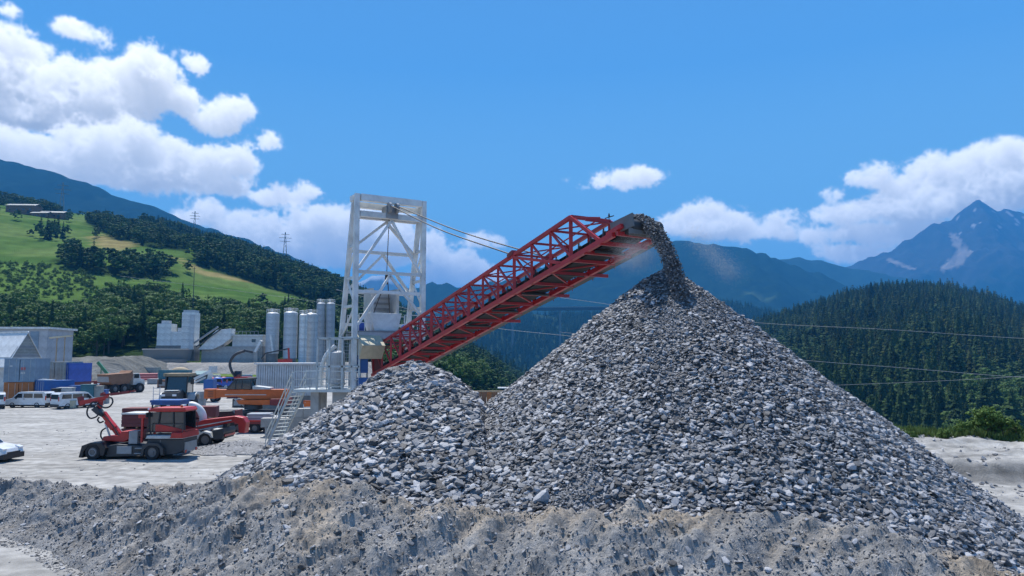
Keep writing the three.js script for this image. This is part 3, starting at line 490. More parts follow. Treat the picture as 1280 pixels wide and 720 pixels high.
// ------------------------------------------------------------------ trees
const leafMat = (r, g, b) => new THREE.MeshPhysicalMaterial({ color: new THREE.Color().setRGB(r, g, b), roughness: 0.75, specularIntensity: 0.3, transmission: 0.28, thickness: 0, side: THREE.DoubleSide });
const LEAF = [leafMat(0.058, 0.125, 0.026), leafMat(0.080, 0.155, 0.032), leafMat(0.045, 0.098, 0.024), leafMat(0.10, 0.175, 0.036)];
const needle = (r, g, b) => new THREE.MeshLambertMaterial({ color: new THREE.Color().setRGB(r, g, b), side: THREE.DoubleSide });
const NEEDLE = [needle(0.040, 0.064, 0.026), needle(0.052, 0.080, 0.030), needle(0.032, 0.052, 0.023)];
const BARK = paint(0.10, 0.075, 0.055, 0.9);
const plainLeaf = new THREE.MeshPhysicalMaterial({ color: 0xffffff, roughness: 0.8, specularIntensity: 0.25, transmission: 0.22, thickness: 0, side: THREE.DoubleSide }), plainNeedle = needle(1, 1, 1);
function faces(P) { const g = new THREE.BufferGeometry(); g.setAttribute('position', new THREE.BufferAttribute(new Float32Array(P), 3)); g.computeVertexNormals(); g.setAttribute('uv', new THREE.BufferAttribute(new Float32Array(P.length / 3 * 2), 2)); return g; }
function broadCrown(seed, clumps, leaves, leaf, lobes = 5) {   // a crown one unit high round (0, 0.62, 0), made of leaf faces gathered in clumps
  const r = rng(seed), P = [], C = [];
  const L = Array.from({ length: lobes }, (_, i) => { const a = i / lobes * 6.283 + r(), q = i ? 0.14 + 0.1 * r() : 0; return [q * Math.cos(a), 0.42 + 0.34 * r() + (i ? 0 : 0.12), q * Math.sin(a), 0.16 + 0.1 * r()]; });
  for (let i = 0; i < clumps; i++) { const l = L[Math.floor(r() * lobes)], u = r() * 2 - 1, a = r() * 6.283, s = Math.sqrt(1 - u * u), q = l[3] * Math.cbrt(0.3 + 0.7 * r()); C.push([l[0] + q * s * Math.cos(a), l[1] + q * u * 1.1, l[2] + q * s * Math.sin(a), 0.045 + 0.05 * r()]); }
  for (const c of C) for (let i = 0; i < leaves; i++) {
    const u = r() * 2 - 1, a = r() * 6.283, s = Math.sqrt(1 - u * u), q = c[3] * (0.55 + 0.6 * r()), p = V3(c[0] + q * s * Math.cos(a), c[1] + q * u * 0.8, c[2] + q * s * Math.sin(a));
    const n = V3(s * Math.cos(a) + 0.8 * (r() - 0.5), u + 0.35 + 0.6 * (r() - 0.5), s * Math.sin(a) + 0.8 * (r() - 0.5)).normalize(), t = V3(r() - 0.5, r() - 0.5, r() - 0.5).cross(n).normalize(), b = n.clone().cross(t), k = leaf * (0.7 + 0.7 * r());
    const A = p.clone().addScaledVector(t, k), B = p.clone().addScaledVector(b, k * 0.7), D = p.clone().addScaledVector(t, -k), E = p.clone().addScaledVector(b, -k * 0.7); P.push(A.x, A.y, A.z, B.x, B.y, B.z, D.x, D.y, D.z, A.x, A.y, A.z, D.x, D.y, D.z, E.x, E.y, E.z);
  }
  return faces(P);
}
function broadTrunk(seed) { const r = rng(seed), g = [rod(V3(0, -0.02, 0), V3(0.01, 0.3, 0), 0.022, 0.015, 7), rod(V3(0.01, 0.3, 0), V3(0, 0.72, 0.01), 0.015, 0.004, 6)]; for (let i = 0; i < 6; i++) { const a = i * 1.05 + r(), y = 0.24 + 0.07 * i; g.push(rod(V3(0.008, y, 0), V3(Math.cos(a) * 0.2, y + 0.16, Math.sin(a) * 0.2), 0.009, 0.003, 5)); } return join(g); }
function coneCrown(seed, whorls, arms, width) {   // spruce: whorls of drooping sprays, one unit high
  const r = rng(seed), P = [];
  for (let w = 0; w < whorls; w++) {
    const f = w / whorls, y = 0.08 + 0.9 * f, len = width * Math.pow(1 - f, 0.85) * (0.8 + 0.35 * r()) + 0.012, n = Math.max(4, Math.round(arms * (1 - 0.5 * f)));
    for (let i = 0; i < n; i++) {
      const a = (i + 0.8 * r()) / n * 6.283 + w * 1.7, l = len * (0.7 + 0.5 * r()), ca = Math.cos(a), sa = Math.sin(a), dr = l * (0.28 + 0.35 * r()), wd = l * (0.26 + 0.16 * r());
      const T = [ca * l, y - dr, sa * l], B0 = [0, y + 0.035, 0], m = 0.55, M1 = [ca * l * m - sa * wd, y - dr * 0.55 - 0.014, sa * l * m + ca * wd], M2 = [ca * l * m + sa * wd, y - dr * 0.55 - 0.014, sa * l * m - ca * wd], R = [ca * l * 0.62, y - dr * 0.32 + 0.012, sa * l * 0.62];
      P.push(...B0, ...M1, ...R, ...B0, ...R, ...M2, ...M1, ...T, ...R, ...R, ...T, ...M2);
    }
  }
  return faces(P);
}
const BROAD = [0, 1, 2, 3].map((i) => ({ crown: broadCrown(100 + i, 70, 34, 0.024, 4 + i), trunk: broadTrunk(200 + i) }));
const BROADFAR = [0, 1, 2].map((i) => broadCrown(140 + i, 34, 22, 0.042, 4 + i)), BUSH = broadCrown(150, 22, 22, 0.06, 4);
const SPRUCE = [0, 1, 2, 3].map((i) => ({ crown: coneCrown(300 + i, 20 + i, 11, 0.15 + 0.02 * i), trunk: join([rod(V3(0, -0.03, 0), V3(0, 0.97, 0), 0.014, 0.002, 6)]) }));
const SPRUCEFAR = [0, 1, 2].map((i) => coneCrown(320 + i, 12, 7, 0.15 + 0.025 * i));
function tree(kind, x, y, z, h, wide, turn, tint, label, category, group) {
  const src = kind === 'spruce' ? SPRUCE[tint % 4] : BROAD[tint % 4], t = thing(kind === 'spruce' ? 'spruce_tree' : 'broadleaf_tree', label, category, V3(x, y, z), turn, group);
  t.scale.set(h * wide, h, h * wide);
  part('crown', src.crown, (kind === 'spruce' ? NEEDLE[tint % 3] : LEAF[tint % LEAF.length]), t); part('trunk', src.trunk, BARK, t); return t;
}
function mass(name, label, category, geos, material, list) {   // [x, y, z, height, width, turn, r, g, b]
  const root = thing(name, label, category); root.userData.kind = 'stuff';
  geos.forEach((g, v) => {
    const mine = list.filter((_, i) => i % geos.length === v), o = lit(new THREE.InstancedMesh(g, material, mine.length)), m = new THREE.Matrix4(), c = new THREE.Color(), q = new THREE.Quaternion();
    mine.forEach((a, i) => { m.compose(V3(a[0], a[1], a[2]), q.setFromAxisAngle(V3(0, 1, 0), a[5]), V3(a[3] * a[4], a[3], a[3] * a[4])); o.setMatrixAt(i, m); o.setColorAt(i, c.setRGB(a[6], a[7], a[8])); });
    o.name = 'crowns'; o.userData.kind = 'stuff'; root.add(o);
  });
}
{
  const r = rng(71), broad = [], spruce = [], scrub = [];
  for (let x = -1000; x < 60; x += 6.2) for (let z = -244; z > -1010; z -= 6.2) {
    const X = x + 5 * (r() - 0.5), Z = z + 5 * (r() - 0.5), y = hillH(X, Z), [px, py] = seen(X, y, Z); if (px < -60 || px > 700 || (px > 140 && px < 480 && Z > -268)) continue;
    const w = Object.keys(WOODS).find((k) => inside(WOODS[k], px, py)), u = r(), k = r();
    if (!w) {
      if (inside(SCRUB, px, py)) for (let q = 0; q < 2; q++) { const bx_ = X + 6 * (r() - 0.5), bz = Z + 6 * (r() - 0.5), m = 0.75 + 0.6 * r(); scrub.push([bx_, hillH(bx_, bz) - 0.6, bz, 2 + 3 * r() * r(), 1.3, r() * 6.28, 0.10 * m, 0.18 * m, 0.04 * m]); }
      else if (u < 0.012 && py > 250) broad.push([X, y, Z, 6 + 4 * k, 0.95]);
      else if (px > 520 && u < 0.8) { const m = 0.7 + 0.6 * r(); scrub.push([X, y - 0.6, Z, 3.5 + 5 * r(), 1.2, r() * 6.28, 0.055 * m, 0.1 * m, 0.026 * m]); }
      continue;
    }
    const con = w === 'wood' ? 0.45 : w === 'skyline' ? 0.6 : w === 'farm' ? 0.4 : w === 'belt' ? (px > 330 ? 0.5 : 0.14) : 0.12;
    if (w === 'belt' && px < 540 && u < 0.12) continue;
    if (w !== 'belt' && w !== 'wood' && u < 0.25) continue;
    (r() < con ? spruce : broad).push([X, y, Z, (w === 'belt' ? 10 : w === 'hedge' || w === 'top' || w === 'skyline' ? 7.5 : 9.5) + 6 * k * (px > 500 ? 0.4 : 1), 0.75 + 0.35 * r()]);
  }
  const near = (a) => a[3] / Math.hypot(a[0], a[2]);
  const split = (list, n) => { const s = [...list].sort((a, b) => near(b) - near(a)); return [s.slice(0, n), s.slice(n)]; };
  const [b1, b2] = split(broad, 230), [s1, s2] = split(spruce, 90);
  let i = 0;
  for (const [x, y, z, h, w] of b1) tree('broad', x, y - 0.4, z, h, w * 1.15, r() * 6.28, i++ * 5 + Math.floor(r() * 3), 'green broadleaf tree in the wooded belt behind the yard', 'tree', 'broadleaf trees of the wooded belt behind the yard');
  for (const [x, y, z, h, w] of s1) tree('spruce', x, y - 0.4, z, h * 1.25, w, r() * 6.28, i++, 'dark pointed spruce among broadleaf trees on the left hillside', 'tree', 'spruces of the left hillside');
  mass('hillside_broadleaf_wood', 'dense dark green broadleaf wood and hedges on the left hillside', 'wood', BROADFAR, plainLeaf, b2.map((a) => { const m = 0.65 + 0.7 * r(); return [a[0], a[1] - 0.5, a[2], a[3], a[4] * 1.2, r() * 6.28, 0.048 * m, 0.100 * m, 0.025 * m]; }));
  mass('hillside_spruce_wood', 'dark spruce wood along the left hillside skyline', 'wood', SPRUCEFAR, plainNeedle, s2.map((a) => { const m = 0.7 + 0.6 * r(); return [a[0], a[1] - 0.5, a[2], a[3] * 1.2, a[4], r() * 6.28, 0.02 * m, 0.038 * m, 0.017 * m]; }));
  mass('scrub', 'light green scrub covering the slope below the meadow', 'scrub', [BUSH], plainLeaf, scrub);
}
{
  // the wood on the hill across the valley
  const r = rng(72), list = [], broad = [], GLADES = [[[960, 430], [1010, 418], [1040, 440], [1010, 475], [970, 470]], [[1190, 500], [1280, 470], [1290, 530], [1230, 560]], [[1080, 425], [1130, 418], [1140, 432], [1090, 440]], [[1180, 545], [1290, 545], [1290, 575], [1180, 575]]];
  for (let z = -262; z > -1150;) {
    const st = 5.2 + 1.4 * (-z / 1000); z -= st;
    for (let x = 40; x < 900; x += st) {
      const X = x + st * 0.9 * (r() - 0.5), Z = z + st * 0.9 * (r() - 0.5), y = woodH(X, Z), [px, py] = seen(X, y, Z); if (px < 850 || px > 1345) continue;
      const glade = GLADES.some((g) => inside(g, px, py)), u = r();
      if (glade ? u < 0.7 : u < 0.13 + 0.5 * Math.max(0, noise(X * 0.012, Z * 0.012, 44))) broad.push([X, y, Z, 8 + 7 * r(), 1.0 + 0.25 * r()]);
      else if (!glade || u < 0.85) list.push([X, y, Z, (11 + 15 * r()) * (1 + 0.3 * noise(X * 0.02, Z * 0.02)), 0.9 + 0.7 * r()]);
    }
  }
  const vis = (a) => { const [px, py] = seen(a[0], a[1] + a[3] * 0.5, a[2]); return (px > 1000 && px < 1300 && py < 575 ? 1 : 0.05) * a[3] / -a[2]; };
  list.sort((a, b) => vis(b) - vis(a)); broad.sort((a, b) => vis(b) - vis(a));
  let i = 0;
  for (const [x, y, z, h, w] of list.slice(0, 200)) tree('spruce', x, y - 0.5, z, h, w, r() * 6.28, i++ + Math.floor(r() * 2), 'tall dark spruce at the foot of the wooded hill on the right', 'tree', 'spruces at the foot of the wooded hill');
  for (const [x, y, z, h, w] of broad.slice(0, 60)) tree('broad', x, y - 0.5, z, h, w, r() * 6.28, 1 + 2 * Math.floor(r() * 2), 'light green broadleaf tree between the spruces of the wooded hill', 'tree', 'broadleaf trees of the wooded hill');
  mass('spruce_forest', 'dense dark spruce forest covering the hill on the right', 'forest', [...SPRUCEFAR, SPRUCE[1].crown], plainNeedle, list.slice(200).map((a) => { const m = (0.5 + 0.9 * r()) * (1 + 0.5 * noise(a[0] * 0.01, a[2] * 0.01, 77)), y = 0.9 + 0.35 * r(); return [a[0], a[1] - 0.5, a[2], a[3], a[4], r() * 6.28, 0.046 * m * y, 0.068 * m, 0.026 * m]; }));
  mass('forest_glade_trees', 'light green broadleaf trees scattered through the hill forest', 'forest', BROADFAR, plainLeaf, broad.slice(60).map((a) => { const m = 0.6 + 0.7 * r(); return [a[0], a[1] - 0.5, a[2], a[3], a[4], r() * 6.28, 0.05 * m, 0.095 * m, 0.024 * m]; }));
}
{
  // the woods on the slopes farther down the valley
  const q = rng(74), far = [];
  for (let z = -900; z > -2300; z -= 10.5) for (let x = -420; x < 900; x += 10.5) {
    const X = x + 9 * (q() - 0.5), Z = z + 9 * (q() - 0.5), y = Math.max(ridgeH[2150](X, Z), X > 30 && X < 1290 && Z > -1690 ? woodH(X, Z) : -200, X < 320 && Z > -1490 ? hillH(X, Z) : -200), [px, py] = seen(X, y, Z);
    if (px < 470 || px > 1010 || py > 520 || inside(CLEARING, px, py) || noise(X * 0.006, Z * 0.006, 91) > 0.42) continue;
    const m = 0.6 + 0.7 * q(); far.push([X, y - 1, Z, 13 + 11 * q(), 1.2 + 0.4 * q(), q() * 6.28, 0.036 * m, 0.058 * m, 0.022 * m]);
  }
  mass('valley_forest', 'hazy dark forest on the far valley slopes beneath the conveyor', 'forest', SPRUCEFAR, plainNeedle, far);
}
{
  // grass and weeds along the edge of the yard on the right
  const r = rng(73), P = []; for (let i = 0; i < 16; i++) { const a = r() * 6.28, l = 0.5 + 0.6 * r(), w = 0.04, x = 0.2 * (r() - 0.5), z = 0.2 * (r() - 0.5); P.push(x - w * Math.sin(a), 0, z + w * Math.cos(a), x + w * Math.sin(a), 0, z - w * Math.cos(a), x + 0.35 * l * Math.cos(a), l, z + 0.35 * l * Math.sin(a)); }
  const list = []; for (let i = 0; i < 5200; i++) { const x = 10 + 60 * r(), e = curve(EDGE, x)[0], z = -(e - 2.2 + 7 * Math.pow(r(), 1.3) + 2 * noise(x * 0.3, 1)), m = 0.7 + 0.6 * r(); list.push([x, groundH(x, z), z, 0.25 + 0.4 * r(), 1.2, r() * 6.28, 0.11 * m, 0.165 * m, 0.045 * m]); }
  mass('verge_grass', 'rough green grass along the far edge of the yard on the right', 'grass', [faces(P)], plainLeaf, list);
  for (const [px, py, h] of [[1236, 560, 2.2], [1245, 562, 2.0], [1224, 563, 1.5], [1255, 564, 1.6], [1205, 562, 1.1], [1180, 560, 0.9], [1272, 566, 1.3], [1140, 559, 0.8]]) { const p = at(px, py + 4, 50); const t = thing('shrub', 'bright green leafy shrub on the grassy yard edge at the right', 'shrub', V3(p.x, groundH(p.x, p.z) - 0.25, p.z), r() * 6, 'shrubs on the grassy yard edge'); t.scale.set(h * 1.4, h * 1.25, h * 1.4); part('foliage', BROAD[0].crown, LEAF[3], t); part('stem', BROAD[0].trunk, BARK, t); }
}

// ------------------------------------------------------------------ the red conveyor
const TURN = 0.544, lateral = V3(Math.cos(TURN), 0, -Math.sin(TURN)), CW = 2.02, CH = 1.72;
const S0 = at(467, 468, 48.5), S1 = at(767, 293, 27.3), along = S1.clone().sub(S0), run = along.clone().normalize();
const N = (s, side = 0, up = 0) => S0.clone().addScaledVector(along, s).addScaledVector(lateral, CW * side).add(V3(0, up, 0));
{
  const c = thing('conveyor', 'red steel truss conveyor rising to the tip of the tall rock cone', 'conveyor');
  const sT = 0.89, panels = 15, step = sT / panels;
  for (const side of [0, 1]) {
    part('bottom_chord', [bar(N(-0.01, side), N(1.0, side), 0.17, 0.2)], MAT.red, c);
    part('top_chord', [bar(N(0, side, CH), N(sT, side, CH), 0.15, 0.15)], MAT.red, c);
    for (let i = 0; i <= panels; i++) part('post', [bar(N(i * step, side, 0.1), N(i * step, side, CH - 0.07), i % 3 ? 0.115 : 0.15)], MAT.red, c);
    for (let i = 0; i < panels; i++) part('diagonal', [bar(N((i + (i < 11 ? 0 : 0)) * step, side, CH - 0.05), N((i + 1) * step, side, 0.1), 0.08, 0.08)], MAT.red, c);
    part('end_diagonal', [bar(N(sT, side, CH), N(0.965, side, 0.1), 0.14)], MAT.red, c);
    part('stay_strut', [bar(N(0.70, side, CH), N(0.864, side, 0.06), 0.17, 0.12)], MAT.red, c);
    part('gusset', [bar(N(0.694, side, CH + 0.05), N(0.712, side, CH + 0.12), 0.24, 0.2)], MAT.redDark, c);
    part('side_rail', [bar(N(0.02, side ? 0.97 : 0.03, 0.95), N(0.95, side ? 0.97 : 0.03, 0.95), 0.04)], MAT.red, c);
  }
  for (let i = 0; i <= panels; i++) {
    const s = i * step;
    part('top_tie', [bar(N(s, 0, CH), N(s, 1, CH), 0.09)], MAT.red, c);
    part('floor_beam', [bar(N(s, -0.02, -0.04), N(s, [9, 12, 14].includes(i) ? 1.5 : 1.1, -0.04), 0.12, 0.14)], MAT.red, c);
    if (i < panels) { part('top_brace', [bar(N(s, i % 2, CH), N(s + step, 1 - i % 2, CH), 0.055)], MAT.red, c); part('bottom_brace', [bar(N(s, i % 2, -0.02), N(s + step, 1 - i % 2, -0.02), 0.065)], MAT.red, c); }
  }
  for (const s of [0.93, 0.97, 1.01]) part('floor_beam', [bar(N(s, -0.02, -0.06), N(s, 1.12, -0.06), 0.12, 0.16)], MAT.red, c);
  part('top_tie', [bar(N(sT, 0, CH + 0.02), N(sT, 1, CH + 0.02), 0.14)], MAT.red, c);
  // belt: a troughed carrying run with its load, and the return run below
  const trough = (s0, s1, up, w, lift) => { const n = 60, P = [], prof = [[-w, lift], [-w * 0.55, 0.02], [w * 0.55, 0.02], [w, lift]]; const I = []; for (let i = 0; i <= n; i++) { const s = s0 + (s1 - s0) * i / n; for (const [a, b] of prof) { const p = N(s, 0.5 + a / CW, up + b); P.push(p.x, p.y, p.z); } if (i) for (let k = 0; k < 3; k++) { const a = (i - 1) * 4 + k, b = i * 4 + k; I.push(a, b, b + 1, a, b + 1, a + 1); } } const g = new THREE.BufferGeometry(); g.setAttribute('position', new THREE.BufferAttribute(new Float32Array(P), 3)); g.setIndex(I); g.computeVertexNormals(); return g; };
  part('belt', [trough(0.0, 1.02, 0.26, 0.62, 0.24), trough(0.01, 1.01, -0.02, 0.6, 0.02)], mat(0.02, 0.02, 0.022, 0.8, { side: THREE.DoubleSide }), c);
  for (let i = 0; i < 30; i++) { const s = 0.02 + i * 0.0325; part('idler', [bar(N(s, 0.17, 0.14), N(s, 0.83, 0.14), 0.08), rod(N(s, 0.35, 0.2), N(s, 0.65, 0.2), 0.065), rod(N(s, 0.34, 0.21), N(s, 0.14, 0.46), 0.075), rod(N(s, 0.66, 0.21), N(s, 0.86, 0.46), 0.075), bar(N(s, 0.1, 0.02), N(s, 0.13, 0.6), 0.06), bar(N(s, 0.9, 0.02), N(s, 0.87, 0.6), 0.06)], MAT.dark, c); }
  for (let i = 0; i < 9; i++) part('return_roller', [rod(N(0.06 + i * 0.11, 0.14, -0.1), N(0.06 + i * 0.11, 0.86, -0.1), 0.06)], MAT.dark, c);
  // head: drum, side plates and hood
  part('head_drum', [rod(N(1.02, 0.14, 0.12), N(1.02, 0.86, 0.12), 0.3, 0.34, 20)], MAT.dark, c);
  for (const side of [0.06, 0.94]) part('head_plate', [bar(N(0.988, side, 0.3), N(side < 0.5 ? 1.04 : 1.015, side, 0.2), 0.05, 0.5)], MAT.headGrey, c);
  part('head_apron', [bar(N(1.03, 0.06, -0.12), N(1.03, 0.94, -0.12), 0.06, 0.2)], MAT.headGrey, c);
  for (const side of [0]) part('head_rail', [bar(N(0.985, side, 0.12), N(1.02, side, 0.14), 0.14, 0.16)], MAT.red, c);
  part('head_guard', [bar(N(0.89, 0, CH), N(0.965, 0.02, 0.98), 0.05), bar(N(0.93, 1, CH - 0.5), N(0.93, 0, CH - 0.5), 0.07)], MAT.red, c);
  part('walkway', [bar(N(0.1, 1.22, 0.04), N(0.98, 1.22, 0.04), 0.42, 0.05)], MAT.dark, c);
  part('walkway_rail', [bar(N(0.1, 1.42, 1.05), N(0.86, 1.42, 1.05), 0.035), ...Array.from({ length: 13 }, (_, i) => bar(N(0.1 + i * 0.0633, 1.42, 0.02), N(0.1 + i * 0.0633, 1.42, 1.05), 0.035))], MAT.redDark, c);
  part('wind_gauge', [bar(N(0.89, 0.98, 1.55), N(0.89, 0.98, 1.95), 0.03), bar(N(0.885, 0.92, 1.9), N(0.895, 1.06, 1.95), 0.035), rod(N(0.89, 0.98, 1.95), N(0.89, 0.98, 2.08), 0.05, 0.02)], MAT.dark, c);
  part('tail_drum', [rod(N(0.0, 0.14, 0.42), N(0.0, 0.86, 0.42), 0.3, 0.3, 16)], MAT.dark, c);
  for (const side of [0.0, 1.0]) part('tail_plate', [bar(N(-0.015, side, 0.75), N(0.055, side, 0.85), 0.04, 1.3)], MAT.redDark, c);
  // the load on the belt
  const r = rng(81), load = []; for (let i = 0; i < 2600; i++) { const s = 1.01 * r(), a = (r() + r() - 1) * 0.44; const p = N(s, 0.5 + a / CW, 0.34 + 0.20 * (1 - (a / 0.5) ** 2) * (0.6 + 0.6 * r())); load.push([p, size(r, 0.07, 0.24, 2)]); }
  const made = ROCKS.slice(0, 6); made.forEach((g, v) => { const mine = load.filter((_, i) => i % 6 === v), o = lit(new THREE.InstancedMesh(g, rockMat, mine.length)), m = new THREE.Matrix4(), col = new THREE.Color(); o.name = 'carried_rock'; o.userData.kind = 'stuff'; mine.forEach(([p, s], i) => { m.compose(p, new THREE.Quaternion().setFromEuler(new THREE.Euler(r() * 6, r() * 6, r() * 6)), V3(s, s, s)); o.setMatrixAt(i, m); o.setColorAt(i, col.setRGB(...rockTone(r).map((t) => t * 0.75))); }); c.add(o); });

  // rock falling from the head onto the cone
  const fall = thing('falling_rock', 'arc of grey rock pouring off the end of the red conveyor', 'falling rock'); fall.userData.kind = 'stuff';
  const p0 = N(0.995, 0.5, 0.66), flow = run.clone().multiplyScalar(3.1), T1 = 0.95, drops = [];
  for (let i = 0; i < 12000; i++) { const t = T1 * Math.pow(r(), 0.75) - 0.06, sp = 0.10 + 0.10 * t, a = r() * 6.283, q = Math.sqrt(r()) * (0.15 + sp), p = p0.clone().addScaledVector(flow, t).add(V3(0, -4.9 * Math.max(0, t) ** 2, 0)).addScaledVector(lateral, q * Math.cos(a) * 1.25).add(V3(0, q * 0.62 * Math.sin(a), 0)).addScaledVector(run, 0.25 * (r() - 0.5)); if (p.y < mainH(p.x, p.z)) continue; drops.push([p, size(r, 0.022, 0.10, 2.0)]); }
  made.forEach((g, v) => { const mine = drops.filter((_, i) => i % 6 === v), o = lit(new THREE.InstancedMesh(g, rockMat, mine.length)), m = new THREE.Matrix4(), col = new THREE.Color(); o.name = 'rock_fragments'; o.userData.kind = 'stuff'; mine.forEach(([p, s], i) => { m.compose(p, new THREE.Quaternion().setFromEuler(new THREE.Euler(r() * 6, r() * 6, r() * 6)), V3(s, s, s)); o.setMatrixAt(i, m); o.setColorAt(i, col.setRGB(...rockTone(r).map((t) => t * 0.8))); }); fall.add(o); });
  // dust drifting off the stream: fine grains in the air
  const dust = [], e = p0.clone().addScaledVector(flow, 0.6).add(V3(0, -1.6, 0)), gs = () => (r() + r() + r() + r() - 2) * 0.9;
  for (let i = 0; i < 38000; i++) { const f = r(), p = i % 5 < 2 ? e.clone().add(V3(0.9 + 1.5 * f + 0.4 * gs(), 0.5 - 1.6 * f + 0.35 * gs(), 0.8 * gs())) : e.clone().add(V3(-1.1 + 0.7 * gs(), -0.35 + 0.55 * gs(), 0.9 * gs())); if (p.y > mainH(p.x, p.z)) dust.push(p); }
  const grain = new THREE.TetrahedronGeometry(0.0045), o = new THREE.InstancedMesh(grain, mat(0.55, 0.55, 0.54, 1), dust.length), m = new THREE.Matrix4(); dust.forEach((p, i) => { m.makeRotationY(i); m.setPosition(p); o.setMatrixAt(i, m); });
  o.name = 'airborne_dust'; o.userData = { kind: 'stuff', label: 'pale dust hanging in the air around the falling rock', category: 'dust' }; scene.add(o);
}

// ------------------------------------------------------------------ the white gantry tower that carries the conveyor's stays
const TOWER = V3(-7.85, 0, -47.3);
{
  const t = thing('gantry_tower', 'white steel gantry tower with crossed braces behind the rock heap', 'tower', TOWER, TURN);
  const H = 16.5, X = 2.3, back = (y) => -0.45 - 2.9 * (H - y) / (H - 4), L = (x, y, b) => V3(x, y, b ? back(y) : 0);
  for (const x of [-X, X]) { part('leg', [span(x - 0.15, x + 0.15, 1.5, H, -0.15, 0.15)], MAT.white, t); part('leg', [bar(V3(x, 1.5, back(1.5)), V3(x, H - 0.3, back(H - 0.3)), 0.27, 0.27)], MAT.white, t); }
  part('top_beam', [span(-X + 0.22, X - 0.22, H - 0.42, H, -0.2, 0.2)], MAT.white, t);
  part('top_beam', [span(-X, X, H - 0.75, H - 0.4, -0.85, -0.5)], MAT.white, t);
  for (const x of [-X, X]) part('cap_beam', [span(x - 0.2, x + 0.2, H - 0.4, H - 0.05, -0.8, -0.22)], MAT.white, t);
  for (const b of [0, 1]) part('cross_beam', [bar(L(-X + 0.2, 15.25, b), L(X - 0.2, 15.25, b), 0.3, 0.36)], MAT.white, t);
  for (const [y, b] of [[13.0, 1], [11.55, 0], [10.4, 1], [10.3, 0], [8.3, 1]]) part('tie_beam', [bar(L(-X + 0.15, y, b), L(X - 0.15, y, b), 0.17, 0.2)], MAT.white, t);
  for (const [x0, y0, x1, y1, b] of [[0.05, 15.0, -X + 0.2, 11.8, 0], [0.05, 15.0, X - 0.2, 11.6, 0], [0, 15.0, -X + 0.2, 13.2, 1], [0, 15, X - 0.2, 13.1, 1], [0, 12.9, -X + 0.2, 10.6, 1], [0, 12.9, X - 0.2, 10.5, 1], [0, 11.4, -X + 0.2, 8.2, 0], [0, 11.4, X - 0.2, 9.0, 0]]) part('brace', [bar(L(x0, y0, b), L(x1, y1, b), 0.16, 0.16)], MAT.white, t);
  for (const x of [-X, X]) for (const y of [13.2, 11.2, 9.4, 7.4, 5.4]) part('side_tie', [bar(L(x, y, 0), L(x, y, 1), 0.14, 0.16)], MAT.white, t);
  for (const x of [-X, X]) for (const [a, b] of [[13.2, 11.2], [9.4, 11.2], [9.4, 7.4]]) part('side_brace', [bar(L(x, a, 0), L(x, b, 1), 0.1, 0.1)], MAT.white, t);
  part('sheave_block', [span(-0.4, 0.4, 15.1, 15.9, -0.62, 0.25), new THREE.CylinderGeometry(0.34, 0.34, 0.16, 18).rotateZ(Math.PI / 2).translate(-0.25, 15.75, 0.35), new THREE.CylinderGeometry(0.34, 0.34, 0.16, 18).rotateZ(Math.PI / 2).translate(0.25, 15.75, 0.35)], MAT.grey, t);
  part('hoist_hook', [rod(V3(0, 11.5, -0.6), V3(0, 10.9, -0.6), 0.1, 0.14)], MAT.dark, t);
  t.updateMatrixWorld(true); const W = (x, y, z) => t.localToWorld(V3(x, y, z));
  for (const [side, x, label] of [[0, -0.25, 'black steel stay rope to the near side of the red conveyor'], [1, 0.25, 'black steel stay rope to the far side of the red conveyor']]) { const a = W(x, 15.9, 0.4), b = N(0.70, side, CH + 0.12), m = a.clone().add(b).multiplyScalar(0.5).add(V3(0, -0.22, 0)); solo('stay_rope', [tube([a, m, b], 0.035, 20, 5)], MAT.cable, label, 'rope', 'stay ropes of the red conveyor'); }
  solo('hoist_rope', [rod(W(-0.1, 11.0, -0.6), W(-0.85, 8.4, -1.2), 0.03), rod(W(0.1, 11.0, -0.6), W(0.55, 8.4, -1.2), 0.03), rod(W(0, 15.3, -0.3), W(0, 11.4, -0.6), 0.025)], MAT.cable, 'thin dark hoist rope hanging inside the white gantry tower', 'rope');

  // machine on the tower's deck
  const d = thing('feed_hopper', 'white feed hopper with railings on the deck of the gantry tower', 'hopper', TOWER, TURN);
  part('deck_beam', [span(-X + 0.25, X - 0.25, 7.35, 7.75, -0.35, -0.02), span(-X + 0.25, X - 0.25, 7.35, 7.7, -2.4, -2.1)], MAT.steel, d); part('deck', [span(-X + 0.25, X - 0.25, 7.75, 7.83, -2.5, 0)], MAT.grey, d);
  part('hopper', [ext([[-1.15, 9.0], [1.0, 9.0], [0.75, 7.85], [-0.85, 7.85]], 1.5, 0.04).translate(0, 0, -1.1)], MAT.white, d);
  part('hopper_back', [span(-0.95, 0.75, 9.0, 10.5, -1.9, -1.8), span(-1.05, -0.85, 9, 10.6, -1.9, -0.6), span(0.7, 0.9, 9, 10.6, -1.9, -0.6)], MAT.steel, d);
  for (let i = 0; i < 4; i++) part('grating_bar', [bar(V3(-0.9, 9.35 + i * 0.36, -1.75 + i * 0.02), V3(0.72, 9.35 + i * 0.36, -1.75), 0.05, 0.14)], MAT.grey, d);
  part('motor', [rod(V3(-1.75, 8.15, -0.5), V3(-1.75, 8.15, -1.2), 0.3, 0.3, 14), span(-1.95, -1.5, 7.83, 8.0, -1.1, -0.5)], MAT.blueBright, d); part('motor', [rod(V3(1.5, 8.1, -0.5), V3(1.5, 8.1, -1.1), 0.24, 0.24, 14)], MAT.blueBright, d);
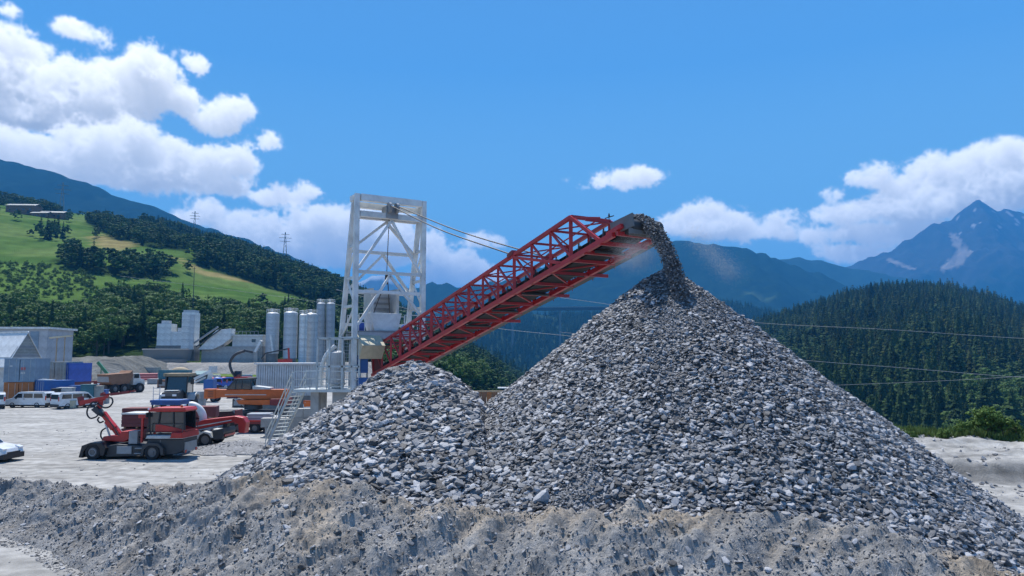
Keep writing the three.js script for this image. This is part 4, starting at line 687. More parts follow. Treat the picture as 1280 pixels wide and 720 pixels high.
  const rails = []; for (const [x0, x1] of [[-2.0, -1.2], [1.1, 2.0]]) { for (const y of [8.35, 8.9]) rails.push(bar(V3(x0, y, -0.1), V3(x1, y, -0.1), 0.045), bar(V3(x0, y, -2.3), V3(x1, y, -2.3), 0.045)); for (const x of [x0, (x0 + x1) / 2, x1]) rails.push(bar(V3(x, 7.8, -0.1), V3(x, 8.9, -0.1), 0.045), bar(V3(x, 7.8, -2.3), V3(x, 8.9, -2.3), 0.045)); } part('railing', rails, MAT.white, d);
  part('chute', [angled([bx(1.5, 1.0, 1.3)], 0.6, 0, 0, -1.35, 6.85, 0.1)], MAT.beige, d);
  part('drive_cover', [span(-2.1, -1.45, 5.2, 6.3, -0.9, 0.2)], MAT.blue, d); part('drive_cover', [span(-2.1, -1.3, 3.9, 4.9, -0.8, 0.4)], MAT.blue, d);
}
{
  // service platform with screens and stairs, left of the tower
  const y = 4.2, p = thing('service_platform', 'galvanised service platform with screen cage and stairs beside the gantry tower', 'platform', V3(0, 0, 0));
  const x0 = -13.5, x1 = -9.4, z0 = -48.6, z1 = -46.0;
  part('floor', [span(x0, x1, y - 0.18, y, z0, z1)], MAT.galv, p);
  for (const [x, w] of [[-12.25, 0.5], [-10.7, 0.9]]) part('pillar', [span(x - w / 2, x + w / 2, -0.2, y - 0.18, z1 - 0.9, z1 - 0.3)], MAT.conc, p);
  for (const x of [-12.25, -10.7]) part('pillar', [span(x - 0.25, x + 0.25, -0.2, y - 0.18, z0 + 0.2, z0 + 0.7)], MAT.conc, p);
  const rail = (a, b) => { const g = []; for (const h of [0.15, 0.6, 1.1]) g.push(bar(a.clone().add(V3(0, h, 0)), b.clone().add(V3(0, h, 0)), 0.05)); const n = Math.max(1, Math.round(a.distanceTo(b) / 1.1)); for (let i = 0; i <= n; i++) { const q = a.clone().lerp(b, i / n); g.push(bar(q, q.clone().add(V3(0, 1.1, 0)), 0.05)); } return g; };
  part('railing', rail(V3(x0, y, z1), V3(x1, y, z1)), MAT.galv, p); part('railing', rail(V3(x0, y, z0), V3(-12, y, z0)), MAT.galv, p);
  // screen cage
  const cage = []; const cx = [-12.05, -11.3, -10.5, -9.9, -9.45]; for (const x of cx) for (const z of [z1 + 0.02, z0 + 0.1]) cage.push(bar(V3(x, y, z), V3(x, 7.35, z), 0.11)); for (const h of [5.6, 7.35]) for (const z of [z1 + 0.02, z0 + 0.1]) cage.push(bar(V3(cx[0], h, z), V3(cx[4], h, z), 0.11)); for (const x of [cx[0], cx[4]]) cage.push(bar(V3(x, 7.35, z0 + 0.1), V3(x, 7.35, z1 + 0.02), 0.07)); part('cage_frame', cage, MAT.galv, p);
  for (let i = 0; i < 4; i++) { const g = [], a = cx[i], b = cx[i + 1]; for (let x = a + 0.12; x < b; x += 0.14) g.push(bar(V3(x, y + 0.1, z1 - 0.03), V3(x, 7.3, z1 - 0.03), 0.016)); for (let h = y + 0.2; h < 7.3; h += 0.22) g.push(bar(V3(a, h, z1 - 0.03), V3(b, h, z1 - 0.03), 0.016)); part('mesh_panel', g, MAT.galv, p); }
  // stairs
  const a = V3(x0, y, -47.2), b = V3(-16.1, 0.05, -50.4), w = V3(0.35, 0, -0.3);
  for (const s of [-1, 1]) { const o = w.clone().multiplyScalar(s); part('stringer', [bar(a.clone().add(o), b.clone().add(o), 0.06, 0.24)], MAT.galv, p); part('handrail', [bar(a.clone().add(o).add(V3(0, 1.05, 0)), b.clone().add(o).add(V3(0, 1.05, 0)), 0.05), bar(a.clone().add(o).add(V3(0, 0.55, 0)), b.clone().add(o).add(V3(0, 0.55, 0)), 0.04), ...[0, 0.25, 0.5, 0.75, 1].map((k) => { const q = a.clone().lerp(b, k).add(o); return bar(q, q.clone().add(V3(0, 1.05, 0)), 0.045); })], MAT.galv, p); }
  for (let i = 1; i < 16; i++) { const q = a.clone().lerp(b, i / 16); part('step', [angled([bx(0.92, 0.04, 0.26)], 0, Math.atan2(0.3, 0.35), 0, q.x, q.y, q.z)], MAT.galv, p); }
  const tk = thing('dust_filter', 'white rounded dust filter tank inside the screen cage', 'tank', V3(-11.15, y, -47.4));
  part('shell', [new THREE.CylinderGeometry(0.5, 0.5, 1.9, 24).translate(0, 1.25, 0), new THREE.SphereGeometry(0.5, 20, 8, 0, 6.283, 0, 1.57).scale(1, 0.4, 1).translate(0, 2.2, 0)], MAT.siloDark, tk); part('cone', [new THREE.CylinderGeometry(0.62, 0.2, 0.4, 24).translate(0, 0.12, 0)], MAT.steel, tk); part('duct', [tube([V3(-0.1, 2.7, 0.1), V3(-0.6, 2.2, 0.2), V3(-0.95, 1.2, 0.2), V3(-1.0, 0.1, 0.1)], 0.14, 16, 12)], MAT.white, tk); part('pipe', [rod(V3(0.9, 0.05, 0.4), V3(0.9, 2.8, 0.4), 0.09), rod(V3(1.2, 0.05, 0.2), V3(1.2, 3.0, 0.2), 0.13)], MAT.steel, tk);
}
{
  // big stacked concrete blocks below the stairs, each block a part
  const w = thing('block_wall', 'wall of stacked grey concrete blocks below the platform stairs', 'wall', V3(-15.2, 0, -53.2), 0.12);
  const r = rng(91); for (let row = 0; row < 4; row++) for (let i = 0; i < 5 - (row === 3 ? 2 : 0); i++) part('block', [bx(0.96, 0.62, 0.9, -2 + i * 0.985 + (row % 2) * 0.3 + (row === 3 ? 1.6 : 0), 0.31 + row * 0.64, 0.04 * (r() - 0.5))], MAT.conc, w);
  const s = thing('concrete_slab', 'thin concrete slab leaning on the ground before the block wall', 'slab', V3(-16.4, 0, -50.8), 0.35); part('slab', [angled([bx(2.6, 0.16, 1.1)], 0.42, 0, -0.12, 0, 0.32, 0)], MAT.conc, s); part('prop', [bx(0.3, 0.35, 0.5, 0.3, 0.14, -0.45)], MAT.concDark, s);
  const rl = thing('guard_rail', 'short grey guard rail at the right of the lower rock heap', 'railing', at(553, 470, 50)); rl.position.y = 4.6;
  rl.updateMatrixWorld(); part('post', [bx(0.06, 5.2, 0.06, -0.9, -2, 0)], MAT.galv, rl); part('post', [bx(0.06, 5.2, 0.06, 0.45, -2, 0)], MAT.galv, rl); part('rail', [bx(1.5, 0.05, 0.05, -0.22, 0.58, 0), bx(1.5, 0.05, 0.05, -0.22, 0.1, 0)], MAT.galv, rl); part('deck', [bx(2.6, 0.1, 1, -0.8, -0.6, -0.5)], MAT.galv, rl); part('pole', [bx(0.05, 3.2, 0.05, -1.3, 1.0, -0.5)], MAT.galv, rl); part('pole', [bx(0.05, 3.2, 0.05, -1.8, 1.0, -0.5)], MAT.galv, rl);
}

// ------------------------------------------------------------------ yard: vehicles
function roadCar(name, label, pos, turn, o) {   // local x runs forward; o: length, height, width, profile, glass strip, colour
  const t = thing(name, label, o.category ?? 'van', pos, turn), w = o.w, b = part('body', [ext(o.body, w, 0.07)], o.mat ?? MAT.carWhite, t);
  part('underbody', [ext(o.sill, w + 0.015, 0.03)], MAT.black, t);
  for (const z of [-1, 1]) for (const q of o.side) { const g = part('side_window', [ext(q, 0.02, 0)], MAT.glass, t); g.position.z = z * (w / 2 + 0.006); }
  for (const q of o.ends) part(q.name, [bx(0.02, q.h, q.w, 0, 0, 0, 0, 0, q.lean ?? 0).translate(q.x, q.y, 0)], MAT.glass, t);
  for (const x of o.axles) for (const z of [-1, 1]) wheel(t, x, o.r, z * (w / 2 - 0.1), o.r, 0.22, 0.62);
  for (const z of [-1, 1]) { part('headlight', [bx(0.3, 0.17, 0.32, o.len / 2 - 0.2, o.lampY, z * (w / 2 - 0.22), 0, 0, -0.35)], MAT.lamp, t); part('tail_light', [bx(0.06, 0.5, 0.14, -o.len / 2 + 0.03, o.tailY, z * (w / 2 - 0.09))], MAT.lampRed, t); part('mirror', [bx(0.12, 0.18, 0.2, o.mirror[0], o.mirror[1], z * (w / 2 + 0.12))], MAT.black, t); part('door_handle', [bx(0.2, 0.04, 0.03, o.mirror[0] - 0.9, o.mirror[1] - 0.12, z * (w / 2 + 0.012))], MAT.black, t); }
  part('bumper', [bx(0.16, 0.26, w - 0.06, -o.len / 2 + 0.03, 0.45, 0)], MAT.black, t); part('licence_plate', [bx(0.02, 0.11, 0.5, -o.len / 2 - 0.06, 0.72, 0)], MAT.white, t);
  part('front_grille', [bx(0.08, 0.2, w * 0.6, o.len / 2 - 0.03, 0.5, 0)], MAT.black, t);
  return t;
}
const VAN = { len: 5.1, w: 1.92, r: 0.34, axles: [1.6, -1.5], lampY: 0.92, tailY: 1.2, mirror: [1.05, 1.2],
  body: [[2.55, 0.32], [2.55, 0.8], [2.4, 1.02], [1.7, 1.18], [0.95, 1.86], [0.6, 1.95], [-2.3, 1.95], [-2.52, 1.75], [-2.55, 0.32]], sill: [[2.45, 0.2], [2.45, 0.4], [-2.5, 0.4], [-2.5, 0.2]],
  side: [[[1.45, 1.22], [0.9, 1.72], [0.35, 1.74], [0.35, 1.22]], [[0.2, 1.22], [0.2, 1.74], [-0.95, 1.74], [-0.95, 1.22]], [[-1.1, 1.22], [-1.1, 1.74], [-2.15, 1.72], [-2.25, 1.22]]],
  ends: [{ name: 'windscreen', h: 0.9, w: 1.6, x: 1.36, y: 1.53, lean: 0.83 }, { name: 'rear_window', h: 0.55, w: 1.5, x: -2.552, y: 1.45, lean: -0.04 }] };
const CAR = { len: 4.5, w: 1.8, r: 0.33, axles: [1.35, -1.3], lampY: 0.78, tailY: 0.9, mirror: [0.55, 1.05], category: 'car',
  body: [[2.2, 0.3], [2.25, 0.55], [2.12, 0.78], [1.7, 0.92], [1.05, 1.02], [0.3, 1.5], [-0.2, 1.56], [-1.6, 1.52], [-2.15, 1.1], [-2.22, 0.3]], sill: [[2.27, 0.2], [2.27, 0.5], [1.9, 0.46], [-2.2, 0.4], [-2.2, 0.2]],
  side: [[[0.85, 1.06], [0.25, 1.44], [-0.35, 1.47], [-0.35, 1.06]], [[-0.45, 1.06], [-0.45, 1.47], [-1.4, 1.43], [-1.75, 1.1]]],
  ends: [{ name: 'windscreen', h: 0.78, w: 1.45, x: 0.7, y: 1.28, lean: 0.97 }, { name: 'rear_window', h: 0.5, w: 1.4, x: -1.93, y: 1.3, lean: -0.92 }] };
const onYard = (px, d) => { const p = at(px, 500, d); p.y = groundH(p.x, p.z) - 0.02; return p; };
roadCar('passenger_car', 'white car at the left edge showing only its front half', onYard(-24, 44.8), -0.05, CAR);
roadCar('delivery_van', 'white van parked side-on before the blue container, nose to the left', onYard(38, 92), Math.PI - 0.05, VAN);
roadCar('delivery_van', 'white van seen from its rear right of the blue container', onYard(95, 91), 1.05, { ...VAN });
roadCar('delivery_van', 'white van at the left edge, cut off by the frame', onYard(-6, 91), 2.2, VAN);

{
  // the red and black rig in front: coordinates read along its side, x forward to the right
  const k = 0.00945, P = (x, y) => [(x - 517) * k, (528 - y) * k], Q = (x, y, z = 0) => V3((x - 517) * k, (528 - y) * k, z);
  const t = thing('drill_rig', 'low red and black drilling vehicle with raised folding boom in the open yard', 'drill rig', onYard(178, 46.6), -0.03);
  part('chassis', [ext([P(345, 512), P(345, 440), P(420, 428), P(600, 440), P(620, 395), P(850, 395), P(850, 470), P(800, 492), P(600, 500)], 1.9, 0.04)], MAT.dark, t);
  part('front_fender', [ext([P(188, 510), P(205, 436), P(260, 416), P(330, 418), P(362, 450), P(350, 500), P(330, 500), P(322, 452), P(300, 430), P(250, 434), P(220, 470), P(212, 512)], 2.5, 0.03)], MAT.black, t);
  part('rear_fender', [ext([P(585, 500), P(600, 430), P(640, 414), P(700, 418), P(735, 450), P(740, 495), P(720, 495), P(712, 452), P(690, 436), P(640, 434), P(612, 460), P(605, 500)], 2.5, 0.03)], MAT.dark, t);
  for (const x of [275, 660]) for (const z of [-1, 1]) wheel(t, (x - 517) * k, 0.48, z * 1.0, 0.48, 0.42, 0.6);
  part('deck_plate', [ext([P(610, 392), P(850, 392), P(848, 372), P(618, 372)], 2.2, 0.03)], MAT.offwhite, t); part('tail_block', [ext([P(770, 388), P(852, 388), P(848, 352), P(780, 350)], 2.3, 0.05)], MAT.redBright, t);
  part('rear_grille', [bx(0.05, 0.6, 1.6, 3.17, 0.75, 0)], MAT.grey, t); for (const z of [-0.7, 0.7]) part('tail_light', [bx(0.04, 0.18, 0.2, 3.2, 0.5, z)], MAT.lampRed, t);
  // cab
  const cab = part('cab_panel', [ext([P(652, 350), P(652, 300), P(760, 318), P(846, 340), P(846, 352)], 1.5, 0.03)], MAT.redBright, t);
  part('cab_roof', [ext([P(602, 214), P(640, 198), P(840, 196), P(852, 212), P(846, 222), P(604, 224)], 1.6, 0.04)], MAT.redBright, t);
  for (const [x0, y0, x1, y1] of [[612, 352, 606, 222], [668, 310, 680, 222], [772, 330, 766, 222], [843, 345, 838, 222]]) for (const z of [-0.7, 0.7]) part('cab_post', [bar(Q(x0, y0, z), Q(x1, y1, z), 0.08)], MAT.black, t);
  for (const z of [-0.68, 0.68]) { part('cab_window', [ext([P(680, 306), P(686, 226), P(764, 226), P(766, 322)], 0.02, 0)], MAT.glass, t).position.z = z; part('cab_window', [ext([P(776, 330), P(772, 226), P(836, 226), P(840, 338)], 0.02, 0)], MAT.glass, t).position.z = z; part('cab_window', [ext([P(616, 350), P(610, 226), P(672, 226), P(664, 350)], 0.02, 0)], MAT.glass, t).position.z = z; }
  part('cab_floor', [span((612 - 517) * k, (846 - 517) * k, 1.62, 1.72, -0.7, 0.7)], MAT.black, t); part('seat', [bx(0.4, 0.5, 0.45, 1.9, 1.95, 0), bx(0.12, 0.6, 0.45, 2.1, 2.3, 0)], MAT.black, t); part('beacon', [new THREE.CylinderGeometry(0.07, 0.07, 0.14, 10).translate(2.75, 3.2, 0.5)], MAT.orange, t);
  // red frame and boom
  for (const z of [-0.75, 0.75]) part('roof_post', [bar(Q(568, 420, z), Q(568, 238, z), 0.12)], MAT.redBright, t);
  part('roof_plate', [span((430 - 517) * k, (600 - 517) * k, 2.72, 2.8, -0.85, 0.85)], MAT.offwhite, t); part('roof_frame', [span((540 - 517) * k, (600 - 517) * k, 2.5, 2.72, -0.8, 0.8)], MAT.redBright, t);
  part('control_box', [span((484 - 517) * k, (540 - 517) * k, 0.95, 1.72, 0.2, 0.8)], MAT.grey, t);
  part('turntable', [ext([P(290, 412), P(300, 385), P(400, 378), P(420, 352), P(465, 350), P(470, 400), P(440, 420)], 1.1, 0.04)], MAT.redBright, t);
  part('boom', [bar(Q(372, 376), Q(258, 238), 0.26, 0.3), bar(Q(345, 335, 0.14), Q(300, 285, 0.14), 0.34, 0.34)], MAT.redBright, t); part('boom_cylinder', [rod(Q(330, 395, 0.25), Q(290, 300, 0.25), 0.06), rod(Q(385, 372, -0.2), Q(320, 300, -0.2), 0.06)], MAT.steel, t);
  part('boom_joint', [ext([P(188, 215), P(222, 190), P(248, 225), P(276, 238), P(262, 262), P(225, 245)], 0.5, 0.03)], MAT.dark, t); part('wrist', [bar(Q(232, 205), Q(238, 150), 0.22)], MAT.redBright, t);
  part('feed_beam', [bar(Q(104, 172), Q(262, 142), 0.24, 0.26), bar(Q(180, 158, 0.16), Q(300, 128, 0.16), 0.16, 0.18)], MAT.redBright, t); part('drill_feed', [bar(Q(235, 122), Q(468, 92), 0.12, 0.1), bar(Q(310, 116, 0.1), Q(430, 100, 0.1), 0.18, 0.16), bar(Q(240, 118), Q(260, 108), 0.2, 0.16)], MAT.redDark, t);
  for (const z of [-1.02, 1.02]) { part('handrail', [bar(Q(615, 372, z), Q(615, 300, z), 0.035), bar(Q(845, 372, z), Q(845, 300, z), 0.035), bar(Q(615, 300, z), Q(845, 300, z), 0.035)], MAT.dark, t); part('step', [bx(0.5, 0.05, 0.25, (575 - 517) * k, 0.42, z * 1.1), bx(0.5, 0.05, 0.25, (575 - 517) * k, 0.72, z * 1.05)], MAT.grey, t); part('side_locker', [bx(0.9, 0.45, 0.1, (470 - 517) * k, 0.6, z * 0.96)], MAT.grey, t); part('mirror', [bx(0.06, 0.3, 0.2, (606 - 517) * k, 2.7, z * 0.95)], MAT.black, t); part('work_light', [bx(0.1, 0.12, 0.16, (600 - 517) * k, 3.05, z * 0.6)], MAT.lamp, t); part('wheel_nut_ring', [new THREE.TorusGeometry(0.2, 0.025, 6, 16).translate((275 - 517) * k, 0.48, z * 1.2)], MAT.rimLight, t); }
  part('deck_hose', [tube([Q(470, 400, 0.3), Q(500, 370, 0.5), Q(540, 385, 0.6), Q(600, 400, 0.7)], 0.04, 20, 6), tube([Q(400, 380, 0.5), Q(360, 330, 0.4), Q(310, 275, 0.3), Q(262, 240, 0.25)], 0.035, 24, 6)], MAT.black, t); part('seam_plate', [bx(0.02, 0.5, 1.92, (420 - 517) * k, 0.6, 0), bx(0.02, 0.6, 1.92, (700 - 517) * k, 0.9, 0)], MAT.grey, t);
  part('feed_end', [bar(Q(98, 132), Q(112, 190), 0.2, 0.3)], MAT.redDark, t);
  for (const pts of [[[235, 175], [200, 165], [172, 200], [168, 240], [190, 268], [230, 262], [255, 240]], [[300, 135], [325, 140], [334, 165], [315, 195], [280, 200], [245, 178]], [[245, 262], [238, 280], [255, 298], [280, 290]], [[300, 330], [270, 350], [266, 385], [280, 405]]]) part('hose', [tube(pts.map(([x, y], i) => Q(x, y, 0.2 + 0.03 * i)), 0.05, 30, 7)], MAT.black, t);
}
{
  // lorry with a long red loading boom behind the rig
  const k = 0.01086, Q = (x, y, z = 0) => V3((x - 900) * k, (452 - y) * k, z), P = (x, y) => [(x - 900) * k, (452 - y) * k];
  const t = thing('boom_lorry', 'grey lorry carrying a long thick red boom behind the drilling vehicle', 'lorry', onYard(248, 53.5), -0.02);
  part('chassis', [ext([P(600, 410), P(600, 370), P(1110, 352), P(1112, 400), P(1080, 412)], 1.1, 0.03)], MAT.dark, t); part('tank', [ext([P(850, 432), P(850, 362), P(945, 358), P(945, 432)], 2.3, 0.06)], MAT.steel, t);
  part('mudguard', [ext([P(945, 400), P(955, 368), P(990, 352), P(1030, 362), P(1052, 395), P(1040, 395), P(1020, 372), P(990, 364), P(965, 378), P(955, 402)], 2.4, 0.02)], MAT.offwhite, t); part('rear_body', [ext([P(1050, 410), P(1040, 350), P(1110, 335), P(1118, 360), P(1105, 405)], 2.2, 0.05)], MAT.dark, t);
  for (const x of [1000, 700]) for (const z of [-1, 1]) wheel(t, (x - 900) * k, 0.48, z * 1.02, 0.48, 0.34, 0.62);
  part('cab', [ext([P(600, 420), P(600, 250), P(640, 240), P(720, 245), P(725, 420)], 2.3, 0.08)], MAT.offwhite, t); part('cab_window', [ext([P(615, 320), P(615, 265), P(690, 262), P(700, 320)], 0.02, 0)], MAT.glass, t).position.z = 1.16;
  part('boom', [ext([P(846, 352), P(848, 318), P(960, 285), P(1160, 262), P(1215, 272), P(1235, 305), P(1228, 372), P(1188, 370), P(1182, 312), P(1150, 302), P(1000, 330), P(900, 352)], 0.8, 0.06)], MAT.redBright, t);
  part('boom_plate', [bar(Q(870, 336, 0.42), Q(1140, 288, 0.42), 0.02, 0.06)], MAT.white, t);
  part('boom_seat', [bar(Q(900, 375), Q(905, 340), 0.7, 0.5), bar(Q(1090, 350), Q(1095, 310), 0.5, 0.3)], MAT.dark, t); part('boom_cylinder', [rod(Q(880, 362, 0.3), Q(1080, 326, 0.3), 0.07)], MAT.steel, t);
  part('exhaust_duct', [tube([Q(790, 215, -0.2), Q(850, 195, -0.2), Q(900, 220, -0.2), Q(925, 262, -0.2), Q(930, 300, -0.2)], 0.26, 20, 12)], MAT.white, t);
  part('tail_light', [bx(0.05, 0.15, 1.8, 2.36, 0.75, 0)], MAT.lampRed, t);
}
{
  // crates of dark red parts beside the rig: every crate a thing
  const crate = (px, d, y, w, h, dp, label, turn = 0.05) => { const p = onYard(px, d); p.y += y; const t = thing('parts_crate', label, 'crate', p, turn, 'dark red crates in the yard'); part('box', [bx(w, h - 0.1, dp, 0, h / 2 + 0.05, 0)], MAT.maroon, t); for (const x of [-0.4, 0, 0.4]) part('skid', [bx(0.12, 0.1, dp, x * w, 0.05, 0)], MAT.wood, t); const sl = 5; for (let i = 0; i < sl; i++) part('slat', [bx(w + 0.03, (h - 0.1) / sl * 0.8, 0.03, 0, 0.1 + (h - 0.1) * (i + 0.5) / sl, dp / 2 + 0.014)], MAT.maroon, t); };
  crate(177, 51.5, 0, 1.9, 1.35, 1.4, 'dark red crate at the bottom of the stack behind the drilling vehicle'); crate(178, 51.5, 1.36, 2.0, 1.35, 1.4, 'dark red crate on top of the stack behind the drilling vehicle');
  crate(255, 58, 0, 1.9, 1.5, 1.5, 'dark red crate behind the red lorry boom, bottom of its pair', 0.2); crate(258, 58, 1.52, 1.7, 0.9, 1.4, 'dark red crate behind the red lorry boom, top of its pair', 0.2);
}
{
  const t = thing('site_loader', 'small loader with a blue cab roof behind the red cab', 'loader', onYard(213, 49.6), 0); const W = 1.5;
  part('body', [bx(2.4, 0.8, W, 0, 0.9, 0)], MAT.dark, t); part('cab_roof', [bx(2.0, 0.16, W, 0, 3.36, 0), bx(1.9, 0.14, W - 0.1, 0, 3.2, 0)], MAT.blue, t); for (const x of [-0.9, 0, 0.9]) for (const z of [-0.65, 0.65]) part('cab_post', [bar(V3(x, 1.3, z), V3(x * 0.95, 3.2, z), 0.08)], MAT.black, t);
  part('window', [bx(1.7, 1.2, 0.02, 0, 2.4, 0.66)], MAT.glass, t); for (const x of [-0.85, 0.85]) for (const z of [-0.7, 0.7]) wheel(t, x, 0.45, z, 0.45, 0.32); part('ladder', [bar(V3(-1.0, 3.4, 0.3), V3(-1.02, 4.3, 0.3), 0.03), bar(V3(-0.6, 3.4, 0.3), V3(-0.58, 4.3, 0.3), 0.03), bar(V3(-1.0, 3.8, 0.3), V3(-0.6, 3.8, 0.3), 0.03), bar(V3(-1.0, 4.2, 0.3), V3(-0.6, 4.2, 0.3), 0.03)], MAT.steel, t);
}
{
  // farm tractor facing the camera
  const t = thing('farm_tractor', 'dark tractor with white mudguards facing the camera, brown roof', 'tractor', onYard(221, 75), -Math.PI / 2 + 0.15); t.scale.setScalar(1.3);
  part('hood', [ext([[2.0, 0.9], [2.05, 1.9], [1.9, 2.15], [0.3, 2.25], [0.3, 0.9]], 1.15, 0.08)], MAT.dark, t); part('grille', [bx(0.06, 0.95, 1.0, 2.06, 1.4, 0)], MAT.black, t); part('licence_plate', [bx(0.03, 0.36, 0.24, 2.11, 1.35, 0)], MAT.white, t); part('hood_top', [bx(1.3, 0.05, 0.95, 1.1, 2.26, 0)], MAT.offwhite, t);
  for (const z of [-0.4, 0.4]) part('headlight', [bx(0.06, 0.14, 0.28, 2.1, 1.95, z)], MAT.lamp, t);
  part('cab', [ext([[0.35, 2.0], [0.15, 3.3], [-1.3, 3.3], [-1.4, 1.6], [0.3, 1.6]], 1.6, 0.05)], MAT.glass, t); for (const z of [-0.78, 0.78]) { part('cab_post', [bar(V3(0.38, 2, z), V3(0.18, 3.3, z), 0.09)], MAT.black, t); part('cab_post', [bar(V3(-1.38, 1.7, z), V3(-1.3, 3.3, z), 0.09)], MAT.black, t); part('mudguard', [ext([[0.1, 1.5], [-0.1, 1.9], [-0.6, 2.05], [-1.4, 1.95], [-1.6, 1.5], [-1.45, 1.5], [-1.3, 1.8], [-0.6, 1.92], [-0.15, 1.75]], 0.55, 0.03)], MAT.offwhite, t).position.z = z * 1.35; part('mirror', [bx(0.08, 0.4, 0.25, 0.3, 2.9, z * 1.5)], MAT.black, t); }
  part('cab_roof', [bx(2.0, 0.22, 1.9, -0.6, 3.42, 0)], MAT.tan, t); for (const z of [-0.95, 0.95]) { wheel(t, -0.75, 0.88, z, 0.88, 0.55, 0.5); wheel(t, 1.45, 0.62, z * 0.95, 0.62, 0.42, 0.5); } part('front_weight', [bx(0.4, 0.45, 0.8, 2.3, 0.75, 0)], MAT.dark, t); part('exhaust', [rod(V3(0.35, 2.2, 0.75), V3(0.35, 3.5, 0.75), 0.06)], MAT.dark, t);
}
{
  // orange crane lying across the middle of the yard
  const k = 0.00897, P = (x, y) => [(x - 1000) * k, (657 - y) * k], Q = (x, y, z = 0) => V3((x - 1000) * k, (657 - y) * k, z);
  const t = thing('mobile_crane', 'orange mobile crane with long level boom across the middle of the yard', 'crane', onYard(307.2, 70.5), 0.02);
  part('boom', [ext([P(590, 392), P(590, 302), P(1440, 300), P(1440, 400), P(1000, 405), P(930, 375)], 1.0, 0.04)], MAT.orange, t); part('boom_rib', [bar(Q(800, 356, 0.5), Q(1230, 356, 0.5), 0.03, 0.07)], MAT.offwhite, t, 'pale rib along the orange boom'); part('boom_head', [ext([P(585, 396), P(585, 296), P(700, 296), P(700, 396)], 1.15, 0.03)], MAT.orange, t);
  for (let i = 0; i < 3; i++) part('head_slot', [bx(0.5, 0.06, 0.03, (655 - 1000) * k, (657 - 325 - i * 22) * k, 0.585)], MAT.dark, t);
  part('upper_frame', [ext([P(930, 410), P(1440, 402), P(1440, 455), P(1160, 460), P(960, 450)], 1.8, 0.04)], MAT.orange, t); part('counterweight', [ext([P(1290, 460), P(1290, 395), P(1455, 395), P(1455, 470)], 2.3, 0.05)], MAT.redDark, t);
  part('cab', [ext([P(815, 300), P(905, 205), P(1060, 190), P(1075, 298)], 1.2, 0.04)], MAT.glass, t); part('cab_roof', [ext([P(890, 206), P(905, 188), P(1090, 180), P(1090, 194)], 1.3, 0.03)], MAT.dark, t); for (const [a, b] of [[820, 298], [910, 298], [975, 298], [1070, 298]]) for (const z of [-0.6, 0.6]) part('cab_post', [bar(Q(a, b, z), Q(a + (a < 850 ? 85 : 5), 200, z), 0.09)], MAT.dark, t);
  part('deck_box', [ext([P(1090, 300), P(1090, 262), P(1270, 282), P(1270, 300)], 1.4, 0.03)], MAT.offwhite, t); part('turntable', [new THREE.CylinderGeometry(0.75, 0.85, 0.5, 24).translate(0.75, 1.6, 0)], MAT.dark, t);
  part('carrier', [ext([P(700, 585), P(700, 520), P(1430, 515), P(1430, 590)], 2.1, 0.05)], MAT.dark, t); part('carrier_band', [bx(2.6, 0.28, 0.04, 1.3, 0.66, 1.07)], MAT.redBright, t); for (const x of [780, 880, 1070, 1240, 1370]) for (const z of [-1, 1]) wheel(t, (x - 1000) * k, 0.56, z * 1.0, 0.56, 0.4, 0.55);
  for (const x of [740, 1160]) part('outrigger', [bx(0.22, 0.9, 2.5, (x - 1000) * k, 0.75, 0)], MAT.redDark, t); part('hydraulic_ram', [rod(Q(1000, 470, 0.3), Q(900, 400, 0.3), 0.12)], MAT.steel, t);
}
{
  const t = thing('pickup_truck', 'black pickup truck standing before the orange crane', 'pickup', onYard(279, 63), 0.1);
  part('body', [ext([[-2.5, 0.4], [-2.55, 1.1], [-0.75, 1.12], [-0.5, 1.75], [1.0, 1.8], [1.6, 1.2], [2.5, 1.05], [2.6, 0.4]], 1.85, 0.07)], MAT.black, t); for (const z of [-0.93, 0.93]) part('side_window', [ext([[-0.5, 1.2], [-0.35, 1.66], [0.9, 1.7], [1.35, 1.22]], 0.02, 0)], MAT.glass, t).position.z = z; part('load_cover', [bx(1.6, 0.08, 1.7, -1.65, 1.16, 0)], MAT.dark, t); part('rack', [bar(V3(-0.55, 1.1, 0.8), V3(-0.7, 2.0, 0.8), 0.06), bar(V3(-0.55, 1.1, -0.8), V3(-0.7, 2.0, -0.8), 0.06), bar(V3(-0.7, 2, 0.85), V3(-0.7, 2, -0.85), 0.07)], MAT.steel, t); for (const x of [-1.6, 1.55]) for (const z of [-0.85, 0.85]) wheel(t, x, 0.4, z, 0.4, 0.28, 0.6); part('headlight', [bx(0.08, 0.2, 1.6, 2.55, 0.85, 0)], MAT.lamp, t); part('tail_light', [bx(0.06, 0.3, 1.7, -2.55, 0.9, 0)], MAT.lampRed, t);
}
{
  // dump truck seen from behind
  const t = thing('dump_truck', 'grey brown articulated dump truck seen from behind at the yard road', 'dump truck', onYard(146, 128), 1.15);
  part('tipper_body', [ext([[-2.6, 1.9], [-2.9, 3.3], [1.2, 3.5], [1.7, 3.9], [1.8, 3.0], [1.1, 1.7], [-1.8, 1.5]], 2.9, 0.06)], MAT.brown, t); part('tailgate', [bx(0.14, 1.2, 2.7, -2.75, 2.6, 0)], MAT.grey, t); part('frame', [bx(6.5, 0.5, 1.2, 0.8, 1.2, 0)], MAT.dark, t); part('cab', [ext([[2.2, 1.4], [2.2, 3.4], [3.4, 3.4], [3.7, 2.4], [4.5, 2.2], [4.6, 1.3]], 2.2, 0.08)], MAT.offwhite, t); part('cab_window', [bx(1.0, 0.7, 2.26, 2.8, 2.9, 0)], MAT.glass, t); for (const x of [-1.5, 0.3, 3.4]) for (const z of [-1.2, 1.2]) wheel(t, x, 0.85, z, 0.85, 0.65, 0.5); part('work_light', [bx(0.08, 0.25, 0.5, -2.86, 1.7, -1.0)], MAT.lamp, t);
}
